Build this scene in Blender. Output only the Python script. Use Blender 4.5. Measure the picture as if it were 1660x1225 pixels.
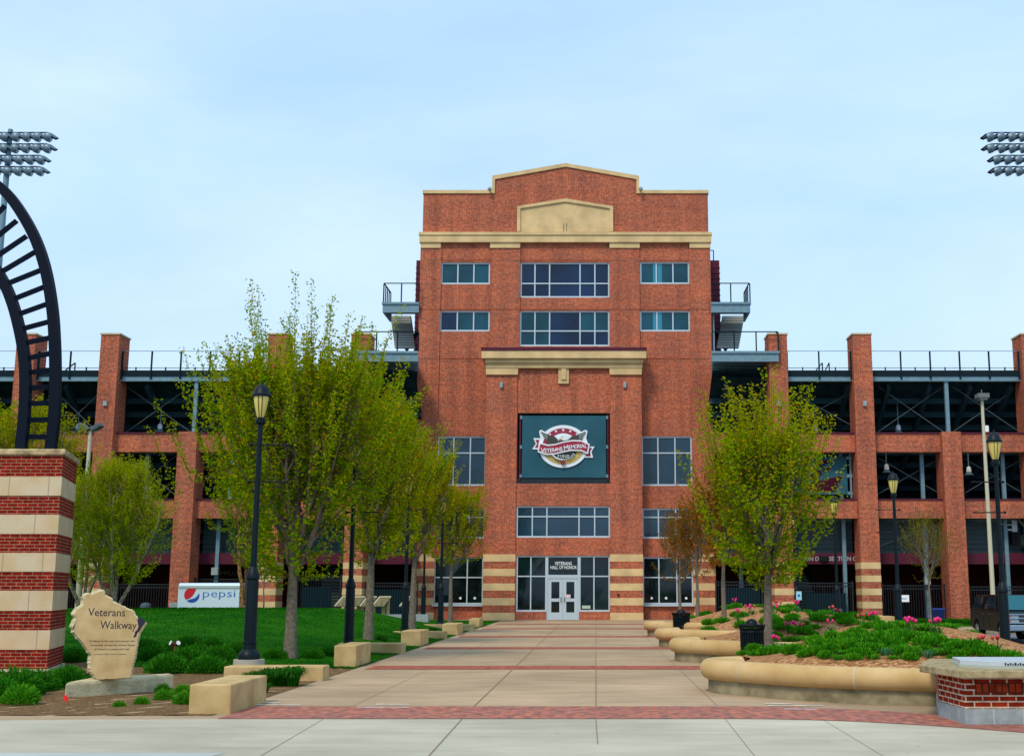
import bpy, bmesh, math, random
import numpy as np
from mathutils import Vector, Matrix, Euler
R = math.radians
for o in list(bpy.data.objects): bpy.data.objects.remove(o)
scene = bpy.context.scene
COL = scene.collection

# ------------------------------------------------------------------ camera
F, CX, CY, HZ, EYE = 1950.0, 966.0, 612.5, 955.0, 1.7      # focal length and principal point, in pixels of the 1660 px photograph
TH = math.atan((HZ - CY) / F)
cam_d = bpy.data.cameras.new('camera'); cam = bpy.data.objects.new('camera', cam_d); COL.objects.link(cam)
cam.location = (0, 0, EYE); cam.rotation_euler = (R(90) + TH, 0, 0)
cam_d.sensor_width = 36; cam_d.lens = F / 1660 * 36
cam_d.shift_x = -(CX - 830) / 1660; cam_d.clip_end = 3000; cam_d.clip_start = 0.1
scene.camera = cam

# ------------------------------------------------------------------ world, sun, exposure
SUN_EL, SUN_AZ = R(50), R(205)        # azimuth clockwise from +Y: behind the camera and to its left
w = bpy.data.worlds.new('World'); scene.world = w; w.use_nodes = True
nt = w.node_tree; nt.nodes.clear()
out = nt.nodes.new('ShaderNodeOutputWorld'); mixs = nt.nodes.new('ShaderNodeMixShader')
sky = nt.nodes.new('ShaderNodeTexSky'); sky.sky_type = 'NISHITA'; sky.sun_disc = False
sky.sun_elevation = SUN_EL; sky.sun_rotation = SUN_AZ; sky.air_density = 1.2; sky.dust_density = 1.5
b1 = nt.nodes.new('ShaderNodeBackground'); b1.inputs[1].default_value = 0.10
nt.links.new(sky.outputs[0], b1.inputs[0])
b2 = nt.nodes.new('ShaderNodeBackground'); b2.inputs[0].default_value = (0.50, 0.775, 1.0, 1); b2.inputs[1].default_value = 0.95
n0 = nt.nodes.new('ShaderNodeTexNoise'); n0.inputs['Scale'].default_value = 1.7; n0.inputs['Detail'].default_value = 6; n0.inputs['Roughness'].default_value = .55; n0.inputs['Distortion'].default_value = .4
r0 = nt.nodes.new('ShaderNodeValToRGB'); r0.color_ramp.elements[0].position = .35; r0.color_ramp.elements[0].color = (.45, .69, 1.0, 1); r0.color_ramp.elements[1].position = .68; r0.color_ramp.elements[1].color = (.62, .81, 1.0, 1)
tc = nt.nodes.new('ShaderNodeTexCoord'); mp = nt.nodes.new('ShaderNodeMapping'); mp.inputs['Scale'].default_value = (1, 1, 3.0)
nz = nt.nodes.new('ShaderNodeTexNoise'); nz.inputs['Scale'].default_value = 2.6; nz.inputs['Detail'].default_value = 5
rp = nt.nodes.new('ShaderNodeValToRGB'); rp.color_ramp.elements[0].position = .3; rp.color_ramp.elements[0].color = (.80, .80, .80, 1)
rp.color_ramp.elements[1].position = .72; rp.color_ramp.elements[1].color = (.97, .97, .97, 1)
nt.links.new(tc.outputs['Generated'], mp.inputs[0]); nt.links.new(mp.outputs[0], nz.inputs['Vector'])
nt.links.new(mp.outputs[0], n0.inputs['Vector']); nt.links.new(n0.outputs['Fac'], r0.inputs[0]); nt.links.new(r0.outputs[0], b2.inputs[0])
nt.links.new(nz.outputs['Fac'], rp.inputs[0]); nt.links.new(rp.outputs[0], mixs.inputs[0])
nt.links.new(b1.outputs[0], mixs.inputs[1]); nt.links.new(b2.outputs[0], mixs.inputs[2]); nt.links.new(mixs.outputs[0], out.inputs[0])
sd = bpy.data.lights.new('sun', 'SUN'); sun = bpy.data.objects.new('sun', sd); COL.objects.link(sun)
sd.energy = 1.9; sd.angle = R(12); sd.color = (1.0, 0.86, 0.66)
sun.rotation_euler = Euler((math.pi / 2 - SUN_EL, 0, math.pi - SUN_AZ), 'XYZ')
scene.view_settings.view_transform = 'Standard'; scene.view_settings.look = 'None'
scene.view_settings.exposure = 0.34; scene.view_settings.gamma = 1
scene.cycles.max_bounces = 6; scene.cycles.diffuse_bounces = 3

# ------------------------------------------------------------------ placing helpers
def ray(px, py):
    u = (px - CX) / F; v = (CY - py) / F
    return (u, math.cos(TH) - v * math.sin(TH), math.sin(TH) + v * math.cos(TH))
def at(px, py, Y):                       # point seen at that pixel at depth Y -> (x, z)
    d = ray(px, py); k = Y / d[1]
    return d[0] * k, EYE + d[2] * k
def X(px, py, Y): return at(px, py, Y)[0]
def Z(py, Y): return at(CX, py, Y)[1]
def gnd(px, py, z=0.0):
    d = ray(px, py); k = (z - EYE) / d[2]
    return d[0] * k, d[1] * k
def smooth(t):
    t = np.clip(t, 0, 1); return t * t * (3 - 2 * t)

# ------------------------------------------------------------------ object helpers
ORG = {}
def tag(o, label=None, cat=None, group=None, kind=None):
    if label: o['label'] = label
    if cat: o['category'] = cat
    if group: o['group'] = group
    if kind: o['kind'] = kind
    return o
def empty(name, loc=(0, 0, 0), rz=0.0):
    o = bpy.data.objects.new(name, None); COL.objects.link(o); o.location = loc; o.rotation_euler[2] = rz
    o.empty_display_size = .3; ORG[o.name] = (0, 0, 0); return o
def thing(name, label, cat, loc=(0, 0, 0), group=None, world=False):
    """world=True: its parts are built in world coordinates and shifted to the base"""
    o = empty(name, loc); tag(o, label, cat, group)
    ORG[o.name] = tuple(loc) if world else (0, 0, 0)
    return o
def kids(o): return [c for c in COL.objects if c.parent == o]
def copy_tree(o, loc=None, rz=None, label=None, parent=None):
    c = o.copy(); COL.objects.link(c)
    if parent: c.parent = parent
    if loc is not None: c.location = loc
    if rz is not None: c.rotation_euler[2] = rz
    if label: c['label'] = label
    for ch in kids(o): copy_tree(ch, parent=c)
    return c
class MB:
    def __init__(s): s.v = []; s.f = []; s.m = []
    def add(s, vs, fs, m=0):
        b = len(s.v); s.v += [tuple(p) for p in vs]
        for f in fs: s.f.append(tuple(i + b for i in f)); s.m.append(m)
        return s
    def box(s, x0, x1, y0, y1, z0, z1, m=0):
        return s.add([(x0,y0,z0),(x1,y0,z0),(x1,y1,z0),(x0,y1,z0),(x0,y0,z1),(x1,y0,z1),(x1,y1,z1),(x0,y1,z1)],
              [(0,3,2,1),(4,5,6,7),(0,1,5,4),(1,2,6,5),(2,3,7,6),(3,0,4,7)], m)
    def bar(s, p, q, w=.05, h=None, m=0):
        p = Vector(p); q = Vector(q); d = (q - p); h = h or w
        up = Vector((0, 0, 1)) if abs(d.normalized().z) < .95 else Vector((0, 1, 0))
        a = d.cross(up).normalized() * w / 2; b = a.cross(d).normalized() * h / 2
        vs = [p-a-b, p+a-b, p+a+b, p-a+b, q-a-b, q+a-b, q+a+b, q-a+b]
        return s.add(vs, [(0,3,2,1),(4,5,6,7),(0,1,5,4),(1,2,6,5),(2,3,7,6),(3,0,4,7)], m)
    def prismy(s, pts, y0, y1, m=0):     # outline in (x, z), counter-clockwise seen from the camera
        n = len(pts); vs = [(x, y0, z) for x, z in pts] + [(x, y1, z) for x, z in pts]
        return s.add(vs, [tuple(range(n)), tuple(range(2*n-1, n-1, -1))] + [(i, i+n, (i+1) % n + n, (i+1) % n) for i in range(n)], m)
    def prismz(s, pts, z0, z1, m=0):
        n = len(pts); vs = [(x, y, z0) for x, y in pts] + [(x, y, z1) for x, y in pts]
        return s.add(vs, [tuple(range(n-1, -1, -1)), tuple(range(n, 2*n))] + [(i, (i+1) % n, (i+1) % n + n, i+n) for i in range(n)], m)
    def prismx(s, pts, x0, x1, m=0):     # outline in (y, z)
        n = len(pts); vs = [(x0, y, z) for y, z in pts] + [(x1, y, z) for y, z in pts]
        return s.add(vs, [tuple(range(n-1, -1, -1)), tuple(range(n, 2*n))] + [(i, (i+1) % n, (i+1) % n + n, i+n) for i in range(n)], m)
    def tube(s, pts, r, n=8, m=0, cap=True):
        pts = [Vector(p) for p in pts]; k = len(pts)
        rs = r if isinstance(r, (list, tuple)) else [r] * k
        ref = None; vs = []
        for i, p in enumerate(pts):
            d = (pts[min(i+1, k-1)] - pts[max(i-1, 0)]).normalized()
            if ref is None: ref = Vector((1, 0, 0)) if abs(d.x) < .8 else Vector((0, 1, 0))
            a = (ref - d * ref.dot(d)).normalized(); ref = a; b = d.cross(a)
            for j in range(n):
                t = 2 * math.pi * j / n; vs.append(p + (a * math.cos(t) + b * math.sin(t)) * rs[i])
        fs = [(i*n+j, i*n+(j+1) % n, (i+1)*n+(j+1) % n, (i+1)*n+j) for i in range(k-1) for j in range(n)]
        if cap: fs += [tuple(range(n-1, -1, -1)), tuple(range((k-1)*n, k*n))]
        return s.add(vs, fs, m)
    def lathe(s, prof, n=16, c=(0, 0, 0), m=0, rot=0.0):
        k = len(prof); vs = []
        for r, z in prof:
            for j in range(n):
                t = 2 * math.pi * j / n + rot; vs.append((c[0] + r*math.cos(t), c[1] + r*math.sin(t), c[2] + z))
        fs = [(i*n+j, i*n+(j+1) % n, (i+1)*n+(j+1) % n, (i+1)*n+j) for i in range(k-1) for j in range(n)]
        fs += [tuple(range(n-1, -1, -1)), tuple(range((k-1)*n, k*n))]
        return s.add(vs, fs, m)
    def wall(s, x0, x1, z0, z1, y0, y1, holes, m=0):
        xs = sorted({x0, x1, *[h[0] for h in holes], *[h[1] for h in holes]}); zs = sorted({z0, z1, *[h[2] for h in holes], *[h[3] for h in holes]})
        xs = [x for x in xs if x0 <= x <= x1]; zs = [z for z in zs if z0 <= z <= z1]
        def solid(i, j):
            if i < 0 or j < 0 or i >= len(xs)-1 or j >= len(zs)-1: return False
            cx = (xs[i]+xs[i+1])/2; cz = (zs[j]+zs[j+1])/2
            return not any(h[0] < cx < h[1] and h[2] < cz < h[3] for h in holes)
        for i in range(len(xs)-1):
            for j in range(len(zs)-1):
                if not solid(i, j): continue
                a, b, c, d = xs[i], xs[i+1], zs[j], zs[j+1]
                s.add([(a,y0,c),(b,y0,c),(b,y0,d),(a,y0,d)], [(0,1,2,3)], m); s.add([(a,y1,c),(b,y1,c),(b,y1,d),(a,y1,d)], [(3,2,1,0)], m)
                if not solid(i-1, j): s.add([(a,y0,c),(a,y1,c),(a,y1,d),(a,y0,d)], [(3,2,1,0)], m)
                if not solid(i+1, j): s.add([(b,y0,c),(b,y1,c),(b,y1,d),(b,y0,d)], [(0,1,2,3)], m)
                if not solid(i, j-1): s.add([(a,y0,c),(b,y0,c),(b,y1,c),(a,y1,c)], [(3,2,1,0)], m)
                if not solid(i, j+1): s.add([(a,y0,d),(b,y0,d),(b,y1,d),(a,y1,d)], [(0,1,2,3)], m)
        return s
    def build(s, name, mats, parent=None, bevel=0, smooth=False, recalc=True, seg=2):
        if not isinstance(mats, (list, tuple)): mats = [mats]
        org = ORG.get(parent.name, (0, 0, 0)) if parent else (0, 0, 0)
        me = bpy.data.meshes.new(name)
        me.from_pydata([(x-org[0], y-org[1], z-org[2]) for x, y, z in s.v], [], s.f)
        for mt in mats: me.materials.append(mt)
        me.polygons.foreach_set('material_index', s.m); me.update()
        if recalc or bevel:
            bm = bmesh.new(); bm.from_mesh(me)
            if recalc: bmesh.ops.recalc_face_normals(bm, faces=bm.faces)
            if bevel: bmesh.ops.bevel(bm, geom=list(bm.edges), offset=bevel, segments=seg, affect='EDGES', clamp_overlap=True, profile=.5)
            bm.to_mesh(me); bm.free()
        if smooth:
            me.polygons.foreach_set('use_smooth', [True] * len(me.polygons))
            if smooth != True:
                me.set_sharp_from_angle(angle=R(smooth))
        o = bpy.data.objects.new(name, me); COL.objects.link(o)
        if parent: o.parent = parent; ORG[o.name] = org
        return o
def quads(name, V, mat, parent=None):            # V (N,4,3) float array: many loose four-cornered faces, fast
    org = np.array(ORG.get(parent.name, (0, 0, 0)) if parent else (0, 0, 0))
    V = np.asarray(V, dtype=np.float64) - org; n = len(V)
    me = bpy.data.meshes.new(name); me.vertices.add(n*4); me.vertices.foreach_set('co', V.reshape(-1))
    me.loops.add(n*4); me.loops.foreach_set('vertex_index', np.arange(n*4)); me.polygons.add(n)
    me.polygons.foreach_set('loop_start', np.arange(0, n*4, 4)); me.polygons.foreach_set('loop_total', np.full(n, 4))
    me.materials.append(mat); me.update(calc_edges=True); me.validate()
    o = bpy.data.objects.new(name, me); COL.objects.link(o)
    if parent: o.parent = parent; ORG[o.name] = tuple(org)
    return o
_tx = {}
def glyphs(body, extrude=0.0, bold=0.0):
    k = (body, extrude, bold)
    if k not in _tx:
        cu = bpy.data.curves.new('t', 'FONT'); cu.body = body; cu.align_x = 'CENTER'; cu.size = 1; cu.extrude = extrude; cu.offset = bold; cu.resolution_u = 2
        o = bpy.data.objects.new('t', cu); COL.objects.link(o); dg = bpy.context.evaluated_depsgraph_get(); dg.update()
        me = bpy.data.meshes.new_from_object(o.evaluated_get(dg))
        _tx[k] = ([tuple(v.co) for v in me.vertices], [tuple(p.vertices) for p in me.polygons])
        bpy.data.objects.remove(o); bpy.data.curves.remove(cu); bpy.data.meshes.remove(me)
    return _tx[k]
def text_on(mb, body, cx, zbase, y, size, sx=1.0, m=0, rot=0.0, bold=0.0, width=None, depth=.006):
    vs, fs = glyphs(body, .5, bold)                    # extruded by half a unit, rescaled to depth
    if width:
        w0 = max(v[0] for v in vs) - min(v[0] for v in vs); sx = width / (w0 * size)
    c, s = math.cos(rot), math.sin(rot)
    mb.add([(cx + size*(v[0]*sx*c - v[1]*s), y - v[2]*2*depth, zbase + size*(v[0]*sx*s + v[1]*c)) for v in vs], fs, m)

# ------------------------------------------------------------------ materials
def mat(name, col, rough=.7, metal=0.0, ior=1.5, noise=None, bump=None, spec=None, coat=0):
    """noise = (scale, strength[, second colour]); bump = (scale, strength)"""
    m = bpy.data.materials.new(name); m.use_nodes = True; nt = m.node_tree; p = nt.nodes['Principled BSDF']
    c4 = (*col, 1); p.inputs['Base Color'].default_value = c4; p.inputs['Roughness'].default_value = rough
    p.inputs['Metallic'].default_value = metal; p.inputs['IOR'].default_value = ior
    if coat: p.inputs['Coat Weight'].default_value = coat
    if spec is None and rough >= .7: spec = .04
    if spec is not None: p.inputs['Specular IOR Level'].default_value = spec
    tc = nt.nodes.new('ShaderNodeTexCoord')
    if noise:
        n = nt.nodes.new('ShaderNodeTexNoise'); n.inputs['Scale'].default_value = noise[0]; n.inputs['Detail'].default_value = 8
        nt.links.new(tc.outputs['Object'], n.inputs['Vector'])
        r = nt.nodes.new('ShaderNodeValToRGB'); k = noise[1]
        c2 = noise[2] if len(noise) > 2 else tuple(min(1, x * (1 + k)) for x in col)
        c1 = col if len(noise) > 2 else tuple(x * (1 - k) for x in col)
        r.color_ramp.elements[0].color = (*c1, 1); r.color_ramp.elements[1].color = (*c2, 1)
        r.color_ramp.elements[0].position = .34; r.color_ramp.elements[1].position = .66
        nt.links.new(n.outputs['Fac'], r.inputs[0]); nt.links.new(r.outputs[0], p.inputs['Base Color'])
    if bump:
        n2 = nt.nodes.new('ShaderNodeTexNoise'); n2.inputs['Scale'].default_value = bump[0]; n2.inputs['Detail'].default_value = 6
        nt.links.new(tc.outputs['Object'], n2.inputs['Vector'])
        b = nt.nodes.new('ShaderNodeBump'); b.inputs['Strength'].default_value = bump[1]; b.inputs['Distance'].default_value = .02
        nt.links.new(n2.outputs['Fac'], b.inputs['Height']); nt.links.new(b.outputs[0], p.inputs['Normal'])
    return m
def brick_mat(name, c1, c2, mortar, bw=.203, rh=.068, ms=.009, flat=False, tint=(1.2, 1.0, .85), blotch=.35, rot=0.0):
    m = bpy.data.materials.new(name); m.use_nodes = True; nt = m.node_tree; p = nt.nodes['Principled BSDF']; L = nt.links.new
    p.inputs['Roughness'].default_value = .85; p.inputs['Specular IOR Level'].default_value = .04
    tc = nt.nodes.new('ShaderNodeTexCoord')
    br = nt.nodes.new('ShaderNodeTexBrick'); br.inputs['Scale'].default_value = 1
    for k, v in (('Brick Width', bw), ('Row Height', rh), ('Mortar Size', ms), ('Mortar Smooth', .2), ('Bias', 0)): br.inputs[k].default_value = v
    br.inputs['Color1'].default_value = (*c1, 1); br.inputs['Color2'].default_value = (*c2, 1); br.inputs['Mortar'].default_value = (*mortar, 1)
    if flat:
        mp = nt.nodes.new('ShaderNodeMapping'); mp.inputs['Rotation'].default_value = (0, 0, rot); L(tc.outputs['Object'], mp.inputs[0]); L(mp.outputs[0], br.inputs['Vector'])
    else:
        g = nt.nodes.new('ShaderNodeNewGeometry'); cr = nt.nodes.new('ShaderNodeVectorMath'); cr.operation = 'CROSS_PRODUCT'; cr.inputs[0].default_value = (0, 0, 1)
        L(g.outputs['True Normal'], cr.inputs[1]); no = nt.nodes.new('ShaderNodeVectorMath'); no.operation = 'NORMALIZE'; L(cr.outputs[0], no.inputs[0])
        dt = nt.nodes.new('ShaderNodeVectorMath'); dt.operation = 'DOT_PRODUCT'; L(no.outputs[0], dt.inputs[0]); L(tc.outputs['Object'], dt.inputs[1])
        sp = nt.nodes.new('ShaderNodeSeparateXYZ'); L(tc.outputs['Object'], sp.inputs[0]); cb = nt.nodes.new('ShaderNodeCombineXYZ')
        L(dt.outputs['Value'], cb.inputs[0]); L(sp.outputs[2], cb.inputs[1]); L(cb.outputs[0], br.inputs['Vector'])
    n = nt.nodes.new('ShaderNodeTexNoise'); n.inputs['Scale'].default_value = .55; n.inputs['Detail'].default_value = 7; n.inputs['Roughness'].default_value = .65
    mp2 = nt.nodes.new('ShaderNodeMapping'); mp2.inputs['Scale'].default_value = (1, 1, 2.4); L(tc.outputs['Object'], mp2.inputs[0]); L(mp2.outputs[0], n.inputs['Vector'])
    r = nt.nodes.new('ShaderNodeValToRGB'); r.color_ramp.elements[0].position = .38; r.color_ramp.elements[1].position = .64
    r.color_ramp.elements[0].color = (1-blotch*.5, 1-blotch*.5, 1-blotch*.4, 1); r.color_ramp.elements[1].color = (*tint, 1)
    L(n.outputs['Fac'], r.inputs[0])
    mx = nt.nodes.new('ShaderNodeMix'); mx.data_type = 'RGBA'; mx.blend_type = 'MULTIPLY'; mx.inputs['Factor'].default_value = blotch * 2 if blotch < .5 else 1
    L(br.outputs['Color'], mx.inputs['A']); L(r.outputs[0], mx.inputs['B'])
    n3 = nt.nodes.new('ShaderNodeTexNoise'); n3.inputs['Scale'].default_value = 7; n3.inputs['Detail'].default_value = 2; L(br.inputs['Vector'].links[0].from_socket, n3.inputs['Vector'])
    r3 = nt.nodes.new('ShaderNodeValToRGB'); r3.color_ramp.elements[0].color = (.72, .72, .74, 1); r3.color_ramp.elements[0].position = .38; r3.color_ramp.elements[1].color = (1.12, 1.1, 1.05, 1); r3.color_ramp.elements[1].position = .62
    L(n3.outputs['Fac'], r3.inputs[0]); mx2 = nt.nodes.new('ShaderNodeMix'); mx2.data_type = 'RGBA'; mx2.blend_type = 'MULTIPLY'; mx2.inputs['Factor'].default_value = 1
    L(mx.outputs['Result'], mx2.inputs['A']); L(r3.outputs[0], mx2.inputs['B'])
    n4 = nt.nodes.new('ShaderNodeTexNoise'); n4.inputs['Scale'].default_value = 1; n4.inputs['Detail'].default_value = 5; mp4 = nt.nodes.new('ShaderNodeMapping'); mp4.inputs['Scale'].default_value = (1.7, 1.7, .13)
    L(tc.outputs['Object'], mp4.inputs[0]); L(mp4.outputs[0], n4.inputs['Vector']); r4 = nt.nodes.new('ShaderNodeValToRGB'); r4.color_ramp.elements[0].position = .36; r4.color_ramp.elements[0].color = (.80, .80, .82, 1); r4.color_ramp.elements[1].position = .58; r4.color_ramp.elements[1].color = (1.04, 1.03, 1.0, 1)
    L(n4.outputs['Fac'], r4.inputs[0]); mx4 = nt.nodes.new('ShaderNodeMix'); mx4.data_type = 'RGBA'; mx4.blend_type = 'MULTIPLY'; mx4.inputs['Factor'].default_value = 0 if flat else 1
    L(mx2.outputs['Result'], mx4.inputs['A']); L(r4.outputs[0], mx4.inputs['B']); L(mx4.outputs['Result'], p.inputs['Base Color'])
    b = nt.nodes.new('ShaderNodeBump'); b.inputs['Strength'].default_value = .5; b.inputs['Distance'].default_value = .006; b.invert = True
    L(br.outputs['Fac'], b.inputs['Height']); L(b.outputs[0], p.inputs['Normal'])
    return m
def leaf_mat(name, cols, trans=.35, zmix=None, rough=.6):
    """cols: list of (position, colour) over the per-leaf random value; zmix=(z0,z1,colour): young tips of another colour"""
    m = bpy.data.materials.new(name); m.use_nodes = True; nt = m.node_tree; L = nt.links.new; p = nt.nodes['Principled BSDF']; o = nt.nodes['Material Output']
    g = nt.nodes.new('ShaderNodeNewGeometry'); r = nt.nodes.new('ShaderNodeValToRGB'); e = r.color_ramp.elements
    e[0].position = cols[0][0]; e[0].color = (*cols[0][1], 1); e[1].position = cols[-1][0]; e[1].color = (*cols[-1][1], 1)
    for q, c in cols[1:-1]: x = e.new(q); x.color = (*c, 1)
    L(g.outputs['Random Per Island'], r.inputs[0]); src = r.outputs[0]
    tc = nt.nodes.new('ShaderNodeTexCoord'); n = nt.nodes.new('ShaderNodeTexNoise'); n.inputs['Scale'].default_value = 1.1; L(tc.outputs['Object'], n.inputs['Vector'])
    if zmix:
        sp = nt.nodes.new('ShaderNodeSeparateXYZ'); L(tc.outputs['Object'], sp.inputs[0]); mr = nt.nodes.new('ShaderNodeMapRange')
        mr.inputs['From Min'].default_value = zmix[0]; mr.inputs['From Max'].default_value = zmix[1]; L(sp.outputs[2], mr.inputs['Value'])
        mu = nt.nodes.new('ShaderNodeMath'); mu.operation = 'MULTIPLY_ADD'; L(n.outputs['Fac'], mu.inputs[0]); mu.inputs[1].default_value = 1.6; mu.inputs[2].default_value = -.55; mu.use_clamp = True
        mm = nt.nodes.new('ShaderNodeMath'); mm.operation = 'MULTIPLY'; L(mr.outputs[0], mm.inputs[0]); L(mu.outputs[0], mm.inputs[1])
        mx = nt.nodes.new('ShaderNodeMix'); mx.data_type = 'RGBA'; L(mm.outputs[0], mx.inputs['Factor']); L(src, mx.inputs['A']); mx.inputs['B'].default_value = (*zmix[2], 1); src = mx.outputs['Result']
    L(src, p.inputs['Base Color']); p.inputs['Roughness'].default_value = rough; p.inputs['Specular IOR Level'].default_value = .03
    t = nt.nodes.new('ShaderNodeBsdfTranslucent'); L(src, t.inputs['Color']); ms = nt.nodes.new('ShaderNodeMixShader'); ms.inputs[0].default_value = trans
    L(p.outputs[0], ms.inputs[1]); L(t.outputs[0], ms.inputs[2]); L(ms.outputs[0], o.inputs[0])
    return m
BRICK = brick_mat('brick_red', (.52, .102, .042), (.34, .056, .031), (.50, .31, .22), ms=.010)
BRICKD = brick_mat('brick_pillar', (.27, .016, .008), (.19, .011, .007), (.34, .22, .15), ms=.007, blotch=.15)
BRICKP = brick_mat('brick_pedestal', (.34, .030, .010), (.20, .022, .012), (.62, .55, .42), bw=.215, rh=.072, ms=.010, blotch=.15)
PAVER = brick_mat('clay_paver', (.52, .17, .12), (.31, .13, .115), (.27, .19, .15), bw=.22, rh=.11, ms=.012, flat=True, blotch=.2, rot=R(90))
PAVER2 = brick_mat('clay_paver_far', (.42, .13, .085), (.34, .09, .065), (.36, .2, .15), bw=.20, rh=.10, ms=.006, flat=True, blotch=.2)
STONE = mat('limestone', (.64, .465, .24), .8, noise=(1.2, .14), bump=(30, .15))
STONEL = mat('limestone_pale', (.56, .42, .24), .8, noise=(2.2, .5, (.60, .50, .34)), bump=(25, .2))
SIGNST = mat('sign_stone', (.44, .295, .13), .85, noise=(3.2, .5, (.58, .43, .23)), bump=(60, .25))
ROCK = mat('rough_stone', (.66, .57, .36), .9, noise=(6, .5, (.46, .40, .24)), bump=(25, .9))
BLOCK = mat('cast_block', (.43, .295, .125), .8, noise=(2.6, .5, (.60, .44, .22)), bump=(70, .5))
RINGM = mat('cast_stone_ring', (.49, .325, .135), .75, noise=(1.9, .5, (.61, .43, .21)), bump=(90, .4))
CONC = mat('concrete_dark', (.16, .135, .075), .9, noise=(3.5, .5, (.34, .29, .18)), bump=(30, .3))
GREYC = mat('grey_block', (.30, .35, .36), .85, noise=(8, .15), bump=(60, .3))
GLAZ = mat('window_blue', (.003, .018, .062), .04, ior=1.42, noise=(.45, .5))  # window noise paints uneven reflections and interiors into the pane colour
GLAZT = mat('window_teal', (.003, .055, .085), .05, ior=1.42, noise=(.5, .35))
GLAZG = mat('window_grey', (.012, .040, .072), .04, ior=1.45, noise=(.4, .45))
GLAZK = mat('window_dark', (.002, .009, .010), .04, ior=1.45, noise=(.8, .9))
GLAZC = mat('curtain_cyan', (.02, .22, .33), .2)
ALU = mat('aluminium', (.50, .60, .66), .45, metal=.2)
STEEL = mat('steel_painted', (.14, .25, .31), .55, metal=.1, noise=(5, .12))
STEELD = mat('steel_dark', (.010, .022, .030), .7)
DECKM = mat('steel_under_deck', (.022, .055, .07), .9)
MAROON = mat('maroon_panel', (.085, .010, .028), .55, spec=.2)
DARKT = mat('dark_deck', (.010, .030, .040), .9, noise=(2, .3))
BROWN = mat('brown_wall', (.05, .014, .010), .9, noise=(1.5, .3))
BLACK = mat('black_paint', (.002, .009, .014), .45, spec=.18)
BLACKM = mat('black_metal', (.003, .006, .008), .6, spec=.2)
RAIL = mat('rail_paint', (.002, .006, .016), .55, spec=.10)
WHITE = mat('white_paint', (.78, .82, .86), .5)
GLASSL = mat('lamp_lens', (.66, .55, .14), .35, ior=1.5)
BARK = mat('bark_grey', (.17, .145, .11), .95, noise=(14, .3), bump=(40, .8))
BARKB = mat('bark_birch', (.46, .40, .27), .9, noise=(9, .5, (.16, .12, .07)), bump=(30, .5))
SCREEN = mat('banner_mesh', (.030, .105, .145), .8, noise=(.7, .12))
# ------------------------------------------------------------------ ground and paving
def sheet(name, pts, z, m, kind='structure'):
    b = MB(); b.add([(x, y, z) for x, y in pts], [tuple(range(len(pts)))]); return tag(b.build(name, m), kind=kind)
ASPH = mat('asphalt', (.17, .185, .195), .9, noise=(3, .10), bump=(120, .3))
def paving_mat(name, base, var, joints=None):
    m = mat(name, base, .85, noise=(.35, .14), bump=(140, .15)); nt = m.node_tree; L = nt.links.new; p = nt.nodes['Principled BSDF']
    src = p.inputs['Base Color'].links[0].from_socket
    tc = nt.nodes.new('ShaderNodeTexCoord'); n = nt.nodes.new('ShaderNodeTexNoise'); n.inputs['Scale'].default_value = 1.3; n.inputs['Detail'].default_value = 11; n.inputs['Roughness'].default_value = .7
    mp = nt.nodes.new('ShaderNodeMapping'); mp.inputs['Scale'].default_value = (.5, 1.6, 1); L(tc.outputs['Object'], mp.inputs[0]); L(mp.outputs[0], n.inputs['Vector'])
    r = nt.nodes.new('ShaderNodeValToRGB'); r.color_ramp.elements[0].position = .3; r.color_ramp.elements[1].position = .7
    r.color_ramp.elements[0].color = (*[1 - v for v in var], 1); r.color_ramp.elements[1].color = (1.06, 1.05, 1.03, 1)
    L(n.outputs['Fac'], r.inputs[0]); mx = nt.nodes.new('ShaderNodeMix'); mx.data_type = 'RGBA'; mx.blend_type = 'MULTIPLY'; mx.inputs['Factor'].default_value = 1
    L(src, mx.inputs['A']); L(r.outputs[0], mx.inputs['B']); src = mx.outputs['Result']
    vo = nt.nodes.new('ShaderNodeTexVoronoi'); vo.inputs['Scale'].default_value = 1.9; L(tc.outputs['Object'], vo.inputs['Vector'])
    rv = nt.nodes.new('ShaderNodeValToRGB'); rv.color_ramp.elements[0].position = .035; rv.color_ramp.elements[0].color = (.45, .40, .34, 1); rv.color_ramp.elements[1].position = .06; rv.color_ramp.elements[1].color = (1, 1, 1, 1)
    L(vo.outputs['Distance'], rv.inputs[0]); mx = nt.nodes.new('ShaderNodeMix'); mx.data_type = 'RGBA'; mx.blend_type = 'MULTIPLY'; mx.inputs['Factor'].default_value = .55
    L(src, mx.inputs['A']); L(rv.outputs[0], mx.inputs['B']); src = mx.outputs['Result']
    if joints:                                   # slab to slab difference: a slightly different tone per poured slab
        ch = nt.nodes.new('ShaderNodeTexBrick'); ch.inputs['Scale'].default_value = 1; ch.inputs['Brick Width'].default_value = joints[0]; ch.inputs['Row Height'].default_value = joints[1]
        ch.offset = 0; ch.inputs['Mortar Size'].default_value = 0; ch.inputs['Color1'].default_value = (.93, .93, .91, 1); ch.inputs['Color2'].default_value = (1.05, 1.03, 1.0, 1)
        L(tc.outputs['Object'], ch.inputs['Vector']); mx = nt.nodes.new('ShaderNodeMix'); mx.data_type = 'RGBA'; mx.blend_type = 'MULTIPLY'; mx.inputs['Factor'].default_value = 1
        L(src, mx.inputs['A']); L(ch.outputs['Color'], mx.inputs['B']); src = mx.outputs['Result']
    L(src, p.inputs['Base Color']); return m
PLAZ = paving_mat('plaza_concrete', (.455, .34, .23), (.26, .28, .31), (3.6, 4.5))
WALK = paving_mat('sidewalk_concrete', (.49, .465, .375), (.20, .20, .22), (3.6, 6.0))
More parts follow.
